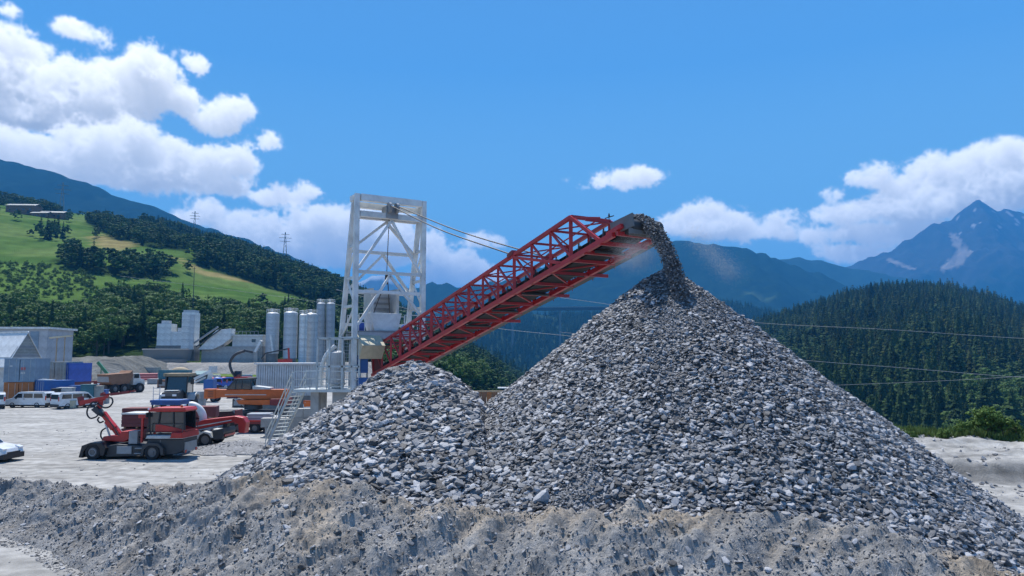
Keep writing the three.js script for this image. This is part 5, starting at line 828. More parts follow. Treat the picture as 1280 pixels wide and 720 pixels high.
{
  // knuckle boom loader, white, and small things behind the crane
  const t = thing('boom_lift', 'white folding boom lift with dark blue base behind the tractor', 'boom lift', onYard(262, 104), 0.05);
  part('base', [bx(1.3, 1.4, 1.5, 0.0, 2.4, 0), bx(2.4, 0.7, 1.7, -0.2, 0.9, 0)], MAT.blue, t); part('mast', [bar(V3(-0.1, 2.9, 0.2), V3(0.2, 4.4, 0.2), 0.5)], MAT.white, t); part('head', [bx(0.9, 0.9, 0.8, 0.35, 4.5, 0.1)], MAT.offwhite, t); part('arm', [bar(V3(0.2, 4.3, 0.4), V3(-2.9, 2.7, 0.4), 0.35)], MAT.white, t); part('arm', [bar(V3(-0.4, 3.4, 0.7), V3(-2.9, 2.2, 0.7), 0.22)], MAT.offwhite, t); for (const x of [-1, 0.8]) for (const z of [-0.8, 0.8]) wheel(t, x, 0.45, z, 0.45, 0.3);
  const v = roadCar('delivery_van', 'small blue van far back between crane cab and green hut', onYard(282, 140), 1.3, { ...VAN, mat: MAT.blueBright }); v.position.y += 0.4;
  roadCar('site_truck', 'dark van with pale roof beside the grey corrugated shed', onYard(320, 135), 1.6, { ...VAN, mat: MAT.dark, category: 'van' }).scale.y = 1.3;
  const b = thing('timber_stack', 'stack of pale timber boards beside the grey corrugated shed', 'timber', onYard(323, 108), 0.1); b.position.y += 0.05; for (let j = 0; j < 6; j++) for (let i = 0; i < 2; i++) part('board', [bx(1.3, 0.3, 0.5, 0, 0.17 + j * 0.33, i * 0.55)], j % 2 ? MAT.wood : MAT.beige, b); part('cover', [bx(1.5, 0.06, 1.4, 0, 2.1, 0.27)], MAT.offwhite, b);
  const c = thing('cargo_bags', 'heap of pink and white bulk bags beside the small blue van', 'bags', onYard(271, 139), 0); const r = rng(95); for (let i = 0; i < 6; i++) part('bag', [new THREE.IcosahedronGeometry(0.8, 2).scale(1, 0.8 + 0.2 * r(), 0.9).translate((i % 3) * 1.1 - 1, 0.62 + Math.floor(i / 3) * 1.1, r() * 0.5)], i % 2 ? MAT.pink : MAT.offwhite, c);
  const e = thing('excavator', 'dark excavator with curved raised boom far back in the yard', 'excavator', onYard(300, 150), 0.1); part('track', [bx(3.4, 0.8, 0.6, 0, 0.45, 1)], MAT.black, e); part('track', [bx(3.4, 0.8, 0.6, 0, 0.45, -1)], MAT.black, e); part('upper_body', [bx(3.0, 1.2, 2.3, 0.4, 1.6, 0)], MAT.redBright, e); part('cab', [bx(1.2, 1.3, 1, -0.4, 2.7, 0.6)], MAT.glass, e); part('boom', [tube([V3(-0.9, 2, 0), V3(-1.9, 3.5, 0), V3(-2.2, 5, 0), V3(-1.3, 6.6, 0), V3(0.6, 7.4, 0)], 0.28, 24, 8)], MAT.dark, e); part('stick', [bar(V3(0.4, 7.5, 0), V3(2.2, 7.1, 0), 0.4)], MAT.dark, e);
  const h = thing('green_hut', 'small hut with a flat green roof at the back of the yard', 'hut', onYard(251, 165), 0.3); part('wall', [bx(2.3, 2.0, 2.2, 0, 1.2, 0)], MAT.dark, h); part('roof', [bx(2.8, 0.18, 2.9, 0, 2.5, 0, 0.25, 0, 0)], MAT.teal, h); part('door', [bx(0.8, 1.6, 0.05, 0.2, 1.0, 1.12)], MAT.teal, h);
  const q = thing('brown_tarpaulin', 'heap under a brown tarpaulin behind the dark tractor', 'heap', onYard(224, 205), 0); part('cover', [new THREE.IcosahedronGeometry(1, 3).scale(3.2, 2.2, 1.6).translate(0, 0.6, 0)], MAT.tan, q);
}
{
  // traffic barriers, orange and white
  for (const [px, d, turn] of [[388, 60, 0.2], [386, 63.5, -0.3]]) { const t = thing('road_barrier', d < 62 ? 'orange and white road barrier under the service platform' : 'orange and white road barrier farther behind the platform', 'barrier', onYard(px, d), turn, 'road barriers below the platform'); for (let i = 0; i < 5; i++) part('board', [bx(0.98, 0.3, 0.12, 0, 1.0 + i * 0.35, 0)], i % 2 ? MAT.white : MAT.orange, t); for (const x of [-0.4, 0.4]) part('post', [bx(0.07, 2.6, 0.07, x, 1.3, -0.1)], MAT.grey, t); part('foot', [bx(1.2, 0.12, 0.7, 0, 0.06, 0)], MAT.dark, t); }
}

// ------------------------------------------------------------------ yard: containers and boxes
function container(name, label, pos, turn, L, Hh, Wd, m, o = {}) {   // doors on the +z end
  const t = thing(name, label, 'container', pos, turn, o.group);
  const ridges = (len) => { const n = Math.round(len / 0.36), p = []; for (let i = 0; i < n; i++) { const a = -len / 2 + len * i / n, s = len / n; p.push([a, 0], [a + s * 0.3, 0], [a + s * 0.42, 0.05], [a + s * 0.88, 0.05]); } p.push([len / 2, 0], [len / 2, -0.05], [-len / 2, -0.05]); return p; };
  for (const s of [-1, 1]) { const g = ext(ridges(L - 0.2), Hh - 0.3, 0).rotateX(-Math.PI / 2).rotateY(s * Math.PI / 2).translate(s * (Wd / 2 - 0.05), Hh / 2, 0); part('side_wall', [g], m, t); }
  part('end_wall', [bx(Wd - 0.2, Hh - 0.25, 0.05, 0, Hh / 2, -L / 2 + 0.05)], m, t); part('roof', [bx(Wd - 0.02, 0.05, L - 0.04, 0, Hh - 0.045, 0)], o.roof ?? m, t); part('floor', [bx(Wd - 0.1, 0.12, L - 0.1, 0, 0.1, 0)], MAT.dark, t);
  for (const sx of [-1, 1]) { for (const sz of [-1, 1]) part('corner_post', [bx(0.16, Hh, 0.16, sx * (Wd / 2 - 0.075), Hh / 2, sz * (L / 2 - 0.075))], m, t); part('door', [bx(Wd / 2 - 0.16, Hh - 0.28, 0.06, sx * (Wd / 4 - 0.04), Hh / 2, L / 2 - 0.06)], m, t); for (const q of [0.12, 0.34]) part('lock_rod', [rod(V3(sx * q * Wd, 0.15, L / 2 - 0.01), V3(sx * q * Wd, Hh - 0.12, L / 2 - 0.01), 0.022)], MAT.steel, t); for (const y of [0.09, Hh - 0.09]) part('side_rail', [bx(0.1, 0.16, L - 0.3, sx * (Wd / 2 - 0.05), y, 0)], m, t); }
  for (const y of [0.1, Hh - 0.1]) for (const sz of [-1, 1]) part('end_rail', [bx(Wd - 0.3, 0.17, 0.1, 0, y, sz * (L / 2 - 0.05))], m, t);
  for (const [x, y, w, h, mm] of o.plates ?? []) part('placard', [bx(w, h, 0.01, x, y, L / 2 - 0.02)], mm, t);
  return t;
}
{
  const A = onYard(20, 99);
  container('container', 'rusty orange container at the left edge under the grey blue one', V3(A.x, A.y, A.z - 2), 0.28, 6.06, 2.9, 3.4, MAT.rust);
  container('container', 'grey blue container stacked on the rusty orange one at the left', V3(A.x, A.y + 2.92, A.z - 2), 0.28, 6.06, 3.1, 3.6, MAT.greyBlue, { plates: [[0.4, 1.75, 0.55, 0.36, MAT.pink], [0.4, 1.2, 0.5, 0.3, MAT.offwhite], [-1.0, 2.1, 0.3, 0.1, MAT.white]] });
  const B = onYard(58.5, 98); container('container', 'royal blue container behind the side-on white van', V3(B.x, B.y, B.z - 1.5), -0.62, 3.7, 3.15, 2.9, MAT.blue); const sheet = thing('roof_sheet', 'white sheet lying on the roof of the royal blue container', 'sheet', V3(B.x - 0.9, B.y + 3.16, B.z - 1.2), 0.2); part('panel', [bx(1.7, 0.08, 1.3, 0, 0.05, 0)], MAT.white, sheet); part('fold', [bx(0.6, 0.05, 1.2, -0.4, 0.11, 0)], MAT.offwhite, sheet);
  const C = onYard(68, 108); container('container', 'weathered dark container at the bottom behind the blue crates', V3(C.x, C.y, C.z - 2), 0.12, 6.06, 2.5, 2.44, MAT.maroon); container('container', 'dull grey container raised on another, beside a blue one', V3(C.x, C.y + 2.52, C.z - 2), 0.12, 6.06, 3.0, 2.44, MAT.greyBox);
  const D = onYard(83, 109); container('container', 'dark container under the narrow blue one at the rubble slope', V3(D.x, D.y, D.z - 2), 0.02, 6.06, 2.5, 1.4, MAT.maroon); container('container', 'narrow bright blue container next to the raised grey one', V3(D.x, D.y + 2.52, D.z - 2), 0.02, 6.06, 2.8, 1.4, MAT.blueBright, { plates: [[0.0, 1.9, 0.4, 0.3, MAT.white]] });
  for (const [px, d, w, h, m, l] of [[82, 97, 1.9, 1.3, MAT.offwhite, 'white square tank left of the blue crates'], [95, 99, 1.5, 1.5, MAT.blue, 'blue crate between white tank and dark blue crate'], [110, 97, 1.6, 1.7, MAT.teal, 'dark blue crate beside the grey sack'], [122, 97.5, 1.1, 1.5, MAT.greyBox, 'tall grey sack beside the dark blue crate'], [89, 90, 1.2, 0.9, MAT.beige, 'small beige box right of the royal blue container'], [129, 100, 1.0, 0.9, MAT.blue, 'small blue crate before the dump truck'], [70, 96, 0.9, 1.2, MAT.black, 'black drum left of the white square tank']]) { const t = thing('storage_crate', l, 'crate', onYard(px, d), 0.15, 'crates beside the containers'); t.position.y += d > 95 ? 0.9 : 0; if (d > 95) part('pallet', [bx(w + 0.1, 0.9, 1.3, 0, -0.45, 0)], MAT.grey, t); part('box', [ext([[-w / 2, 0.08], [w / 2, 0.08], [w / 2 - 0.05, h], [-w / 2 + 0.05, h]], 1.2, 0.05)], m, t); part('lid', [bx(w + 0.04, 0.08, 1.24, 0, h + 0.03, 0)], m, t); }
  const p = thing('pipe_stack', 'stack of pink steel pipes beside the yard road', 'pipes', onYard(177, 178), 0.5); p.position.y += 0.2; for (let j = 0; j < 3; j++) for (let i = 0; i < 4 - j; i++) part('pipe', [rod(V3(-3.2, 0.32 + j * 0.55, (i + j / 2) * 0.64 - 1), V3(3.2, 0.32 + j * 0.55, (i + j / 2) * 0.64 - 1), 0.31, 0.31, 14)], MAT.pink, p);
  const cv = thing('screening_belt', 'green sloping conveyor belt on the rubble slope', 'conveyor', onYard(132, 145), 0.3); part('belt_frame', [bar(V3(-1.7, 5.2, 0), V3(1.6, 1.0, 0), 0.7, 0.5)], MAT.green, cv); part('leg', [bar(V3(-1, 0, 0.2), V3(-1, 4, 0.2), 0.15)], MAT.green, cv); part('leg', [bar(V3(0.6, 0, 0.2), V3(0.6, 2.2, 0.2), 0.15)], MAT.green, cv); part('hopper', [bx(1.4, 1.2, 1.2, 1.7, 0.9, 0)], MAT.redDark, cv); part('engine_box', [bx(2.4, 1.4, 1.4, -0.9, 0.9, 0)], MAT.redDark, cv);
  const cr = thing('screen_plant', 'rusty screening machine with a pale motor beside the raised containers', 'machine', onYard(103, 150), 0.2); part('frame', [bx(3.4, 0.4, 2, 0, 1.2, 0), bx(0.3, 1.3, 0.3, -1.4, 0.6, 0.8), bx(0.3, 1.3, 0.3, 1.4, 0.6, 0.8)], MAT.redDark, cr); part('drum', [rod(V3(-1.3, 2.2, 0), V3(1.3, 2.0, 0), 0.8, 0.8, 16)], MAT.rust, cr); part('motor', [bx(0.9, 1.0, 0.8, 0.4, 3.1, 0.4)], MAT.beige, cr);
}
{
  // grey corrugated shed with a white roof edge
  const s = thing('corrugated_shed', 'grey corrugated box shed with flat white roof left of the platform', 'shed', onYard(361, 84), 0.06), W = 6.0, Hh = 3.4, D = 5; s.position.y += 2.0;
  part('plinth', [bx(W, 2.0, D, 0, -1.0, 0)], MAT.concDark, s);
  for (let i = 0; i < 24; i++) part('wall_sheet', [bx(W / 24 - 0.05, Hh, 0.1, -W / 2 + (i + 0.5) * W / 24, Hh / 2, D / 2)], MAT.steel, s); part('wall', [bx(W, Hh, D - 0.2, 0, Hh / 2, -0.05)], MAT.steel, s); part('roof', [bx(W + 0.4, 0.16, D + 0.4, 0, Hh + 0.08, 0)], MAT.white, s);
}
{
  // hall with a white roof and grey gable at the left edge
  const h = thing('white_hall', 'white roofed hall with grey boarded gable behind the containers', 'hall', onYard(29, 112), 1.1);
  const W = 4.4, y0 = 6.2, y1 = 9.9, L = 12; part('wall', [bx(W, y0, L, 0, y0 / 2, -L / 2)], MAT.offwhite, h);
  for (let i = 0; i < 8; i++) { const a = y0 + (y1 - y0 - 0.15) * i / 8, b = y0 + (y1 - y0 - 0.15) * (i + 1) / 8, wa = W / 2 * (1 - i / 8), wb = W / 2 * (1 - (i + 1) / 8); part('gable_board', [ext([[-wa, a + 0.02], [wa, a + 0.02], [wb, b], [-wb, b]], 0.12, 0)], i % 3 ? MAT.greyBox : MAT.grey, h); }
  part('roof_panel', [ext([[0.1, y1 + 0.1], [0.1, y1 + 0.22], [-2.9, y0 - 1.4], [-2.9, y0 - 1.55]], L, 0.02).translate(0, 0, -L / 2 + 0.3)], MAT.white, h); part('roof_panel', [ext([[-0.1, y1 + 0.1], [-0.1, y1 + 0.22], [2.5, y0 - 0.5], [2.5, y0 - 0.65]], L, 0.02).translate(0, 0, -L / 2 + 0.3)], MAT.white, h);
  const b = thing('flat_building', 'pale building with a flat white roof behind the gabled hall', 'building', onYard(22, 128), 0.1); part('wall', [bx(8.6, 11, 9, 0, 5.5, -4.5)], MAT.siloDark, b); part('roof', [bx(9.6, 0.35, 10, 0, 11.2, -4.5)], MAT.white, b); for (let i = 0; i < 6; i++) part('wall_panel', [bx(1.36, 10.6, 0.06, -3.6 + i * 1.44, 5.3, 0.03)], i % 2 ? MAT.siloDark : MAT.greyBlue, b);
  container('container', 'long grey container behind the pink pipes', onYard(178, 200), Math.PI / 2, 8, 2.8, 2.4, MAT.greyBox);
  const k = thing('roof_frame', 'thin tan steel frame above the raised grey container', 'frame', onYard(72, 118), 0.1); for (const x of [-1.2, 1.2]) part('post', [bx(0.12, 9.4, 0.12, x * 0.5, 4.7, 0)], MAT.tan, k); part('beam', [bx(3.4, 0.25, 0.5, 0, 9.4, 0, 0, 0, 0.1)], MAT.beige, k);
}

// ------------------------------------------------------------------ concrete works at the back
{
  const r = rng(97);
  struct('rubble_slope', field(line(-150, -92, 1.2), line(-172, -215, 1.2), (x, z) => { const k = sstep(-172, -190, z) * sstep(-92, -104, x) * sstep(-151, -146, x); return -0.3 + 6.2 * k + 0.8 * k * noise(x * 0.2, z * 0.2) + 0.4 * noise(x * 0.7, z * 0.7); }, (x, y, z, o) => { const v = 0.17 + 0.06 * noise(x * 0.5, z * 0.5) + 0.05 * noise(x * 2, z * 2); o[0] = v; o[1] = v; o[2] = v * 0.93; }), terrainMat);
  struct('terrace', field(line(-116, -40, 1.5), line(-205, -290, 1.5), (x, z) => { const k = sstep(-205, -216, z + 2 * noise(x * 0.1, 1)) * sstep(-40, -48, x); return -0.3 + 4.6 * k + 0.25 * noise(x * 0.3, z * 0.3); }, (x, y, z, o) => { const v = 0.30 + 0.06 * noise(x * 0.2, z * 0.4) + 0.04 * noise(x, z); o[0] = v; o[1] = v * 0.97; o[2] = v * 0.92; }), terrainMat);
  const D = 240, m = D / F, X = (px) => (px - 640) * m * 1.0, Y = (py) => at(600, py, D).y;
  const silo = (label, px, w, top, bot, material, cage, d = D) => { const k = d / F, c = V3((px - 640) * k, at(600, bot, d).y, -d), h = at(600, top, d).y - c.y, R = w / 2 * k, t = thing('silo', label, 'silo', c, 0, 'silos of the concrete works'); part('shell', [new THREE.CylinderGeometry(R, R, h, 28, 1).translate(0, h / 2, 0)], material, t); part('cap', [new THREE.CylinderGeometry(R * 0.6, R, h * 0.03, 28).translate(0, h * 1.015, 0)], material, t); for (let i = 1; i < 6; i++) part('hoop', [new THREE.CylinderGeometry(R * 1.012, R * 1.012, 0.12, 28).translate(0, h * i / 6, 0)], MAT.siloDark, t); const g = []; for (let i = 0; i < 12; i++) { const a = i * 0.5236; g.push(rod(V3(Math.cos(a) * R, h * 1.02, Math.sin(a) * R), V3(Math.cos(a) * R, h * 1.02 + 1.1, Math.sin(a) * R), 0.05, 0.05, 4)); } g.push(new THREE.TorusGeometry(R, 0.05, 4, 28).rotateX(Math.PI / 2).translate(0, h * 1.02 + 1.1, 0), new THREE.TorusGeometry(R, 0.04, 4, 28).rotateX(Math.PI / 2).translate(0, h * 1.02 + 0.6, 0)); part('railing', g, MAT.steel, t); part('ladder', [bar(V3(R * 0.75, 0.2, R * 0.72), V3(R * 0.75, h, R * 0.72), 0.3, 0.08)], MAT.steel, t); part('filter', [new THREE.CylinderGeometry(R * 0.22, R * 0.22, 1.2, 10).translate(-R * 0.2, h * 1.03 + 0.6, 0)], MAT.offwhite, t); part('skirt', [new THREE.CylinderGeometry(R * 0.9, R * 0.95, 4, 20).translate(0, -2, 0)], MAT.concDark, t); return t; };
  silo('white round silo nearest the sloped hopper, leftmost of its row', 341, 16, 392, 442, MAT.silo); silo('white round silo second from the left in its row', 363.5, 17, 391, 448, MAT.silo); silo('slim white silo with a bright edge, third in its row', 379, 10, 394, 454, MAT.white); silo('broad grey silo right of the slim white one', 389.5, 15, 393, 455, MAT.silo, 0, 246); silo('tall dark grey silo, left of the tall pair by the tower', 401, 11, 380, 452, MAT.siloDark, 0, 252); silo('tall dark grey silo, right of the tall pair by the tower', 413, 11, 380, 452, MAT.siloDark, 0, 252);
  // white blocks on the round basin
  const b = thing('mixing_tower', 'white stepped mixing tower standing above the round basin', 'mixing tower', V3(X(223), Y(432), -D), 0.03), U = (px) => (px - 223) * m, T = (py) => (432 - py) * m;
  part('block', [span(U(201), U(218), 0, T(405), -2.2, 2.2)], MAT.white, b); part('block', [span(U(218), U(231), 0, T(415), -2.0, 2.0)], MAT.white, b); part('tall_block', [span(U(231), U(246), -1, T(391), -2.4, 2.4)], MAT.white, b); part('roof_room', [span(U(204), U(213), T(405), T(401), -1, 1), span(U(224), U(229), T(415), T(410), -1, 1)], MAT.silo, b); part('parapet', [span(U(232), U(245), T(391), T(388), -2.1, 2.1)], MAT.steel, b); part('shaft', [span(U(242), U(247), -1.2, T(394), 2.42, 3.2)], MAT.silo, b); part('base', [span(U(200), U(247), -5, 0, -2.5, 2.2)], MAT.concDark, b);
  for (let i = 0; i < 4; i++) part('panel_joint', [span(U(231), U(246), T(400 + i * 8), T(400.5 + i * 8), 2.4, 2.43)], MAT.siloDark, b);
  const bs = thing('round_basin', 'dark round concrete basin below the mixing tower', 'basin', V3(X(222), Y(450), -D + 6), 0); part('wall', [new THREE.CylinderGeometry(7.2, 6.6, 3.3, 36, 1, true).translate(0, 1.65, 0), new THREE.CylinderGeometry(7.2, 7.2, 0.3, 36).translate(0, -0.1, 0)], mat(0.2, 0.2, 0.19, 0.9, { side: THREE.DoubleSide }), bs); part('rim', [new THREE.TorusGeometry(7.2, 0.18, 6, 36).rotateX(Math.PI / 2).translate(0, 3.3, 0)], MAT.conc, bs); part('lower_wall', [new THREE.CylinderGeometry(5.4, 5.4, 1.6, 36).translate(2, -0.6, 4)], MAT.concDark, bs);
  // sloped aggregate hopper
  const s = thing('aggregate_hopper', 'white sloping aggregate conveyor and hopper right of the mixing tower', 'hopper', V3(X(270), Y(440), -D), 0), A = (px, py) => [(px - 270) * m, (440 - py) * m];
  part('sloped_cover', [ext([A(252, 437), A(274, 413), A(292, 411), A(291, 424), A(282, 431), A(270, 437)], 4, 0.08)], MAT.white, s); part('conveyor_frame', [bar(V3(...A(246, 430), 2.2), V3(...A(276, 409), 2.2), 0.5)], MAT.grey, s); part('conveyor_frame', [bar(V3(...A(250, 434), 2.4), V3(...A(280, 412), 2.4), 0.3)], MAT.dark, s); part('bin_wall', [span(A(255, 0)[0], A(330, 0)[0], -4, A(0, 433)[1], -3, 1)], MAT.conc, s); part('shed_body', [span(A(292, 0)[0], A(329, 0)[0], A(0, 433)[1], A(0, 420)[1], -3, 0.5)], MAT.offwhite, s); part('shed_roof', [span(A(291, 0)[0], A(330, 0)[0], A(0, 420)[1], A(0, 418.5)[1], -3.2, 0.8)], MAT.white, s); for (let i = 0; i < 7; i++) part('rail_post', [bx(0.1, 1.1, 0.1, A(294 + i * 5, 0)[0], A(0, 416)[1], 0.5)], MAT.grey, s); part('rail', [span(A(294, 0)[0], A(324, 0)[0], A(0, 414.6)[1], A(0, 414.2)[1], 0.45, 0.55)], MAT.grey, s); part('window', [span(A(316, 0)[0], A(321, 0)[0], A(0, 428)[1], A(0, 424)[1], 0.48, 0.55)], MAT.glass, s);
  const wsp = thing('white_chute', 'white slanting chute between the two left silos', 'chute', V3(X(330), Y(440), -D + 3), 0); part('chute', [bar(V3(-1.4, 0, 0), V3(0.4, 3.6, 0), 1.6, 0.8)], MAT.white, wsp); part('foot', [bx(1.2, 4.5, 1, -1.2, -2, 0)], MAT.conc, wsp); part('pipe', [rod(V3(4.2, -0.5, 0), V3(3.2, 5.5, 0), 0.35, 0.35, 10)], MAT.white, wsp);
  const kb = thing('loading_crane', 'small red loading crane with a dark arm before the round silos', 'crane', onYard(355, 170), 0); kb.position.y = at(600, 456, 170).y; part('body', [bx(2.8, 1.3, 1.8, 0, 0.65, 0)], MAT.redBright, kb); part('base', [bx(3, 8, 2, 0, -4, 0)], MAT.concDark, kb); part('mast', [bar(V3(0.9, 1.2, 0), V3(0.7, 3.8, 0), 0.35)], MAT.redBright, kb); part('arm', [bar(V3(0.8, 3.7, 0), V3(-4.6, 2.6, 0), 0.3)], MAT.dark, kb); part('arm_tip', [bar(V3(-4.6, 2.6, 0), V3(-5.4, 1.4, 0), 0.3)], MAT.dark, kb);
  for (const [px, d, L, c, l] of [[218, 190, 7.5, MAT.teal, 'long teal container before the basin terrace']]) container('container', l, (() => { const p = onYard(px, d); return p; })(), Math.PI / 2, L, 2.4, 2.4, c);
  for (const [px, w, l] of [[188, 4, 'white tilted slab on the terrace, left of the basin'], [198, 3, 'white tilted slab next to the round basin']]) { const t = thing('stone_slab', l, 'slab', V3(X(px), 4.2, -222), 0.2); part('slab', [bx(w, 0.4, 2.4, 0, 0.7, 0, 0.5, 0, -0.3)], MAT.white, t); part('support', [bx(w * 0.6, 0.6, 0.5, 0, 0.2, -0.6)], MAT.concDark, t); }
}
{
  // reddish retaining wall and pale roof seen between the two rock piles
  const t = thing('retaining_wall', 'rusty brown retaining wall in the gap between the rock piles', 'wall', at(602, 512, 96), 0.03); const y = at(600, 490, 96).y - t.position.y;
  for (let i = 0; i < 10; i++) part('panel', [bx(0.62, y, 0.3, -3 + i * 0.66, y / 2, 0.03 * (i % 2))], i % 3 ? MAT.brown : MAT.rust, t); part('coping', [bx(7, 0.15, 0.6, 0, y + 0.08, 0)], MAT.tan, t); part('footing', [bx(7, 4, 0.6, 0, -2.02, 0)], MAT.conc, t);
  const s = thing('open_shelter', 'small shelter with pale flat roof behind the brown wall', 'shelter', at(632, 492, 104), 0); part('roof', [bx(2.2, 0.15, 2, 0, 0.8, 0)], MAT.white, s); for (const x of [-0.8, 0.8]) part('post', [bx(0.12, 4.8, 0.12, x, -1.65, 0)], MAT.dark, s);
}

// ------------------------------------------------------------------ hillside: farm, pylons, lines, bridge
{
  const barn = (px, py, d, w, h, dp, turn, label) => { const p = at(px, py, d); p.y = hillH(p.x, p.z) - 1; const t = thing('farm_barn', label, 'barn', p, turn, 'farm buildings on the hillside'); part('wall', [bx(w, h + 1, dp, 0, (h + 1) / 2, 0)], MAT.brown, t); for (const s of [-1, 1]) part('roof', [bx(w + 1.6, 0.3, dp / 2 + 1.4, 0, h + 1.9, s * dp / 4, s * 0.36, 0, 0)], s > 0 ? MAT.greyBox : MAT.grey, t); part('gable', [new THREE.CylinderGeometry(0.01, dp * 0.62, 2.2, 4, 1).rotateY(Math.PI / 4).scale(w / dp, 1, 1).translate(0, h + 2, 0)], MAT.brown, t); for (let i = 0; i < 4; i++) part('window', [bx(1.4, 1.5, 0.1, -w / 2 + w * (i + 0.6) / 4.2, h * 0.55, dp / 2 + 0.04)], MAT.glass, t); part('door', [bx(3, 3.2, 0.12, w * 0.3, 2.1, dp / 2 + 0.05)], MAT.dark, t); };
  barn(28, 300, 720, 27, 8, 14, 0.06, 'dark timber barn with a pale roof on the left hillside'); barn(66, 304, 715, 22, 5, 12, 0.1, 'lower dark barn right of the pale roofed barn'); barn(50, 306, 705, 16, 3.5, 8, 0.0, 'long low shed below the dark timber barn');
  const pylon = (px, py0, py1, d, label) => { const base = at(px, py1, d), h = at(px, py0, d).y - base.y + 3; base.y -= 3; const t = thing('pylon', label, 'pylon', base, 0.4, 'power pylons on the hillside'), w = h * 0.07; for (const sx of [-1, 1]) for (const sz of [-1, 1]) part('leg', [bar(V3(sx * w, 0, sz * w), V3(sx * 0.3, h, sz * 0.3), 0.42)], MAT.grey, t); for (let i = 0; i < 6; i++) { const a = i / 6, b = (i + 1) / 6, wa = lerp(w, 0.3, a), wb = lerp(w, 0.3, b); part('lattice', [bar(V3(-wa, a * h, wa), V3(wb, b * h, wb), 0.26), bar(V3(wa, a * h, wa), V3(-wb, b * h, wb), 0.26)], MAT.grey, t); } for (const [y, l] of [[0.62, 0.2], [0.76, 0.24], [0.9, 0.16]]) part('cross_arm', [bar(V3(-h * l, h * y, 0), V3(h * l, h * y, 0), 0.5)], MAT.grey, t); return t; };
  pylon(77, 228, 262, 840, 'lattice power pylon on the meadow skyline above the farm'); pylon(243, 264, 286, 930, 'small lattice pylon on the skyline before the big cloud'); pylon(356, 290, 318, 960, 'lattice pylon on the skyline nearest the gantry tower');
  const mast = thing('wooden_pole', 'slim dark pole rising from the trees behind the mixing tower', 'pole', at(241, 386, 330), 0); part('pole', [rod(V3(0, -6, 0), V3(0, 19, 0), 0.2, 0.12)], MAT.dark, mast); part('cross_arm', [bx(1.8, 0.14, 0.14, 0, 18.2, 0)], MAT.dark, mast);
  const wire = (label, pts, r0) => solo('power_line', [tube(pts, r0, 60, 5)], MAT.wire, label, 'power line', 'power lines over the valley');
  wire('upper power line crossing the wooded hill on the right', [at(700, 372, 330), at(930, 402, 270), at(1110, 412, 240), at(1300, 424, 220), at(1600, 430, 190)], 0.07);
  wire('middle power line crossing the wooded hill on the right', [at(700, 415, 330), at(980, 448, 260), at(1130, 460, 240), at(1300, 473, 220), at(1600, 480, 190)], 0.07);
  wire('lower power line slanting across the wooded hill on the right', [at(760, 492, 330), at(1060, 481, 250), at(1180, 476, 236), at(1300, 469, 220), at(1600, 450, 190)], 0.055);
  wire('pale power line below the conveyor behind the piles', [at(420, 362, 330), at(600, 407, 260), at(720, 421, 240), at(900, 440, 220)], 0.07);
  wire('thin power line over the trees left of the gantry tower', [at(150, 345, 420), at(330, 368, 380), at(440, 383, 360), at(600, 395, 350)], 0.06);
  // far motorway bridge
  const b = thing('valley_bridge', 'long motorway bridge far off beneath the conveyor', 'bridge', at(700, 386, 1700), -0.12); part('deck', [bx(560, 7, 18, 0, 0, 0)], MAT.dark, b); part('parapet', [bx(560, 1.6, 0.6, 0, 3.5, 8.8)], MAT.grey, b); for (const x of [-210, -110, 0, 110, 210]) part('pier', [bx(4, 190, 9, x, -98.6, 0)], MAT.concDark, b);
}
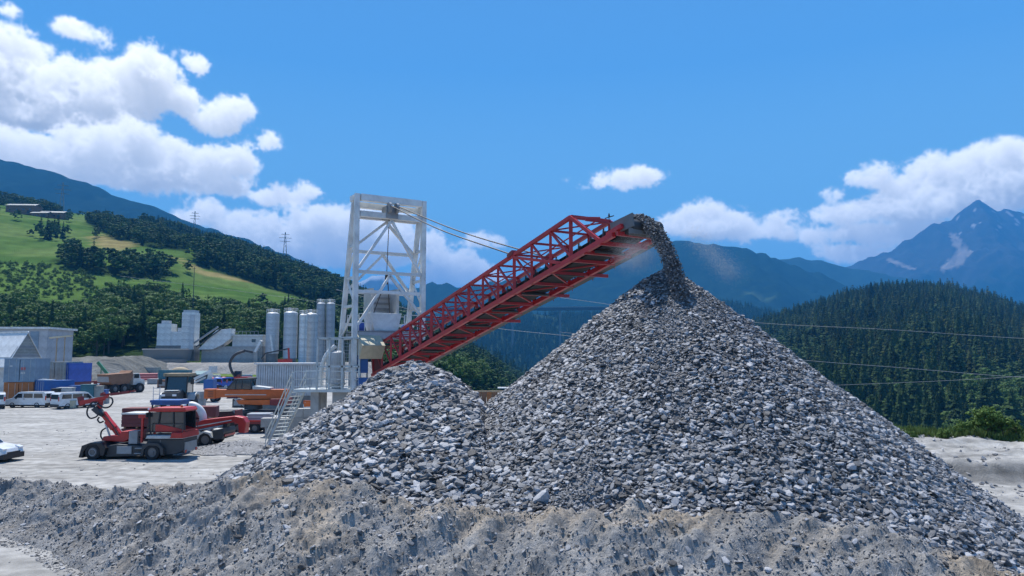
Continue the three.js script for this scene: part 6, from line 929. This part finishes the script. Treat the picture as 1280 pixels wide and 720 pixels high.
{
  // a low spread of gravel in front of the lorry, and smaller goods between the machines
  const c = onYard(306, 50.5), f = (x, z) => 0.62 * Math.exp(-(((x - c.x) / 2.6) ** 2 + ((z - c.z) / 2.2) ** 2)) - 0.04 + 0.06 * noise(x * 1.7, z * 1.7);
  const g = thing('gravel_heap', 'low pale heap of fine gravel between the red boom and the rock heap', 'gravel heap');
  part('heap', mound((x, z) => { const h = f(x, z); return h > 0.02 ? h : -1; }, c.x - 7, c.x + 7, c.z - 6, c.z + 6, 0.12, (x, y, z, o) => { const v = 0.33 + 0.08 * noise(x * 4, z * 4); o[0] = v; o[1] = v; o[2] = v; }, (x, z) => Math.max(0, groundH(x, z))), rubbleMat, g);
  const r = rng(99), spots = []; for (let i = 0; i < 3000; i++) { const x = c.x + 10 * (r() - 0.5), z = c.z + 8 * (r() - 0.5); if (f(x, z) > 0.03) spots.push([x, z, size(r, 0.04, 0.16, 2), 0.1]); } stones(g, (x, z) => Math.max(f(x, z), groundH(x, z)), spots, 65, rockTone, 60);
  const boxes = [[300, 92, 1.4, 1.1, MAT.dark, 'dark machine box behind the orange boom head'], [340, 66, 1.6, 1.0, MAT.offwhite, 'white crate beside the crane wheels near the stairs'], [248, 88, 1.5, 2.2, MAT.grey, 'tall grey cabinet between tractor and orange boom'], [292, 112, 1.6, 1.2, MAT.redDark, 'dark red generator behind the orange crane cab'], [330, 118, 1.8, 1.4, MAT.yellow, 'yellow generator beside the grey corrugated shed'], [205, 150, 2.2, 1.6, MAT.brown, 'brown skip behind the drilling vehicle'], [190, 165, 1.8, 1.2, MAT.grey, 'grey skip near the pink pipes'], [268, 172, 2.0, 1.8, MAT.offwhite, 'white site cabin far back beside the green hut'], [308, 176, 2.2, 1.8, MAT.greyBlue, 'grey blue site cabin far back behind the excavator']];
  for (const [px, d, w, h, m, l] of boxes) { const t = thing('equipment_box', l, 'box', onYard(px, d), 0.2 * (px % 3 - 1), 'goods standing in the yard'); part('box', [ext([[-w / 2, 0.1], [w / 2, 0.1], [w / 2, h * 0.95], [w / 2 - 0.1, h], [-w / 2 + 0.1, h], [-w / 2, h * 0.95]], w * 0.8, 0.04)], m, t); part('base', [bx(w + 0.1, 0.12, w * 0.8, 0, 0.06, 0)], MAT.dark, t); part('panel', [bx(w * 0.7, h * 0.5, 0.03, 0, h * 0.5, w * 0.4 + 0.01)], MAT.grey, t); }
}
{
  // stones lying about the yard
  const r = rng(98), n = 15000, list = []; for (let i = 0; i < n; i++) { const x = i < 9000 ? -48 + 96 * r() : 13 + 30 * r(), z = -14 - 52 * Math.pow(r(), 1.2); if (noise(x * 0.15, z * 0.3, 61) < 0.1 - 0.25 * r() || highest(x, z) > groundH(x, z) + 0.05) continue; list.push([x, groundH(x, z), z, size(r, 0.025, x > 12 ? 0.3 : 0.16, x > 12 ? 3 : 4)]); }
  const root = thing('scattered_stone', 'small loose stones scattered over the pale yard', 'stones'); root.userData.kind = 'stuff';
  for (let v = 0; v < 4; v++) { const mine = list.filter((_, i) => i % 4 === v), o = lit(new THREE.InstancedMesh(ROCKS[v], rockMat, mine.length)), m = new THREE.Matrix4(), c = new THREE.Color(); o.name = 'stones'; o.userData.kind = 'stuff'; mine.forEach((a, i) => { m.compose(V3(a[0], a[1] + a[3] * 0.1, a[2]), new THREE.Quaternion().setFromEuler(new THREE.Euler(r() * 0.6, r() * 6, r() * 0.6)), V3(a[3], a[3], a[3])); o.setMatrixAt(i, m); o.setColorAt(i, c.setRGB(...rockTone(r))); }); root.add(o); }
}
{
  const t = thing('flatbed_trailer', 'low dark red flatbed trailer before the orange crane near the stairs', 'trailer', onYard(326, 62), 0.08); part('bed', [bx(3.6, 0.22, 1.9, 0, 0.85, 0)], MAT.redDark, t); part('side_rail', [bx(3.6, 0.12, 0.06, 0, 1.0, 0.95)], MAT.redBright, t); part('headboard', [bx(0.1, 0.9, 1.9, -1.75, 1.4, 0)], MAT.redDark, t); for (const x of [-0.2, 0.8]) for (const z of [-0.8, 0.8]) wheel(t, x, 0.4, z, 0.4, 0.28, 0.55); part('drawbar', [bar(V3(1.8, 0.8, 0), V3(2.9, 0.55, 0), 0.12)], MAT.dark, t);
  const p = thing('steel_plates', 'stack of grey steel plates lying on the dark red trailer', 'plates', (() => { const q = onYard(326, 62); q.y += 0.98; return q; })(), 0.08); for (let i = 0; i < 5; i++) part('plate', [bx(2.2 - 0.1 * i, 0.1, 1.3, 0.1 * (i % 2), 0.07 + i * 0.115, 0)], i % 2 ? MAT.grey : MAT.steel, p);
}
renderer.render(scene, camera);
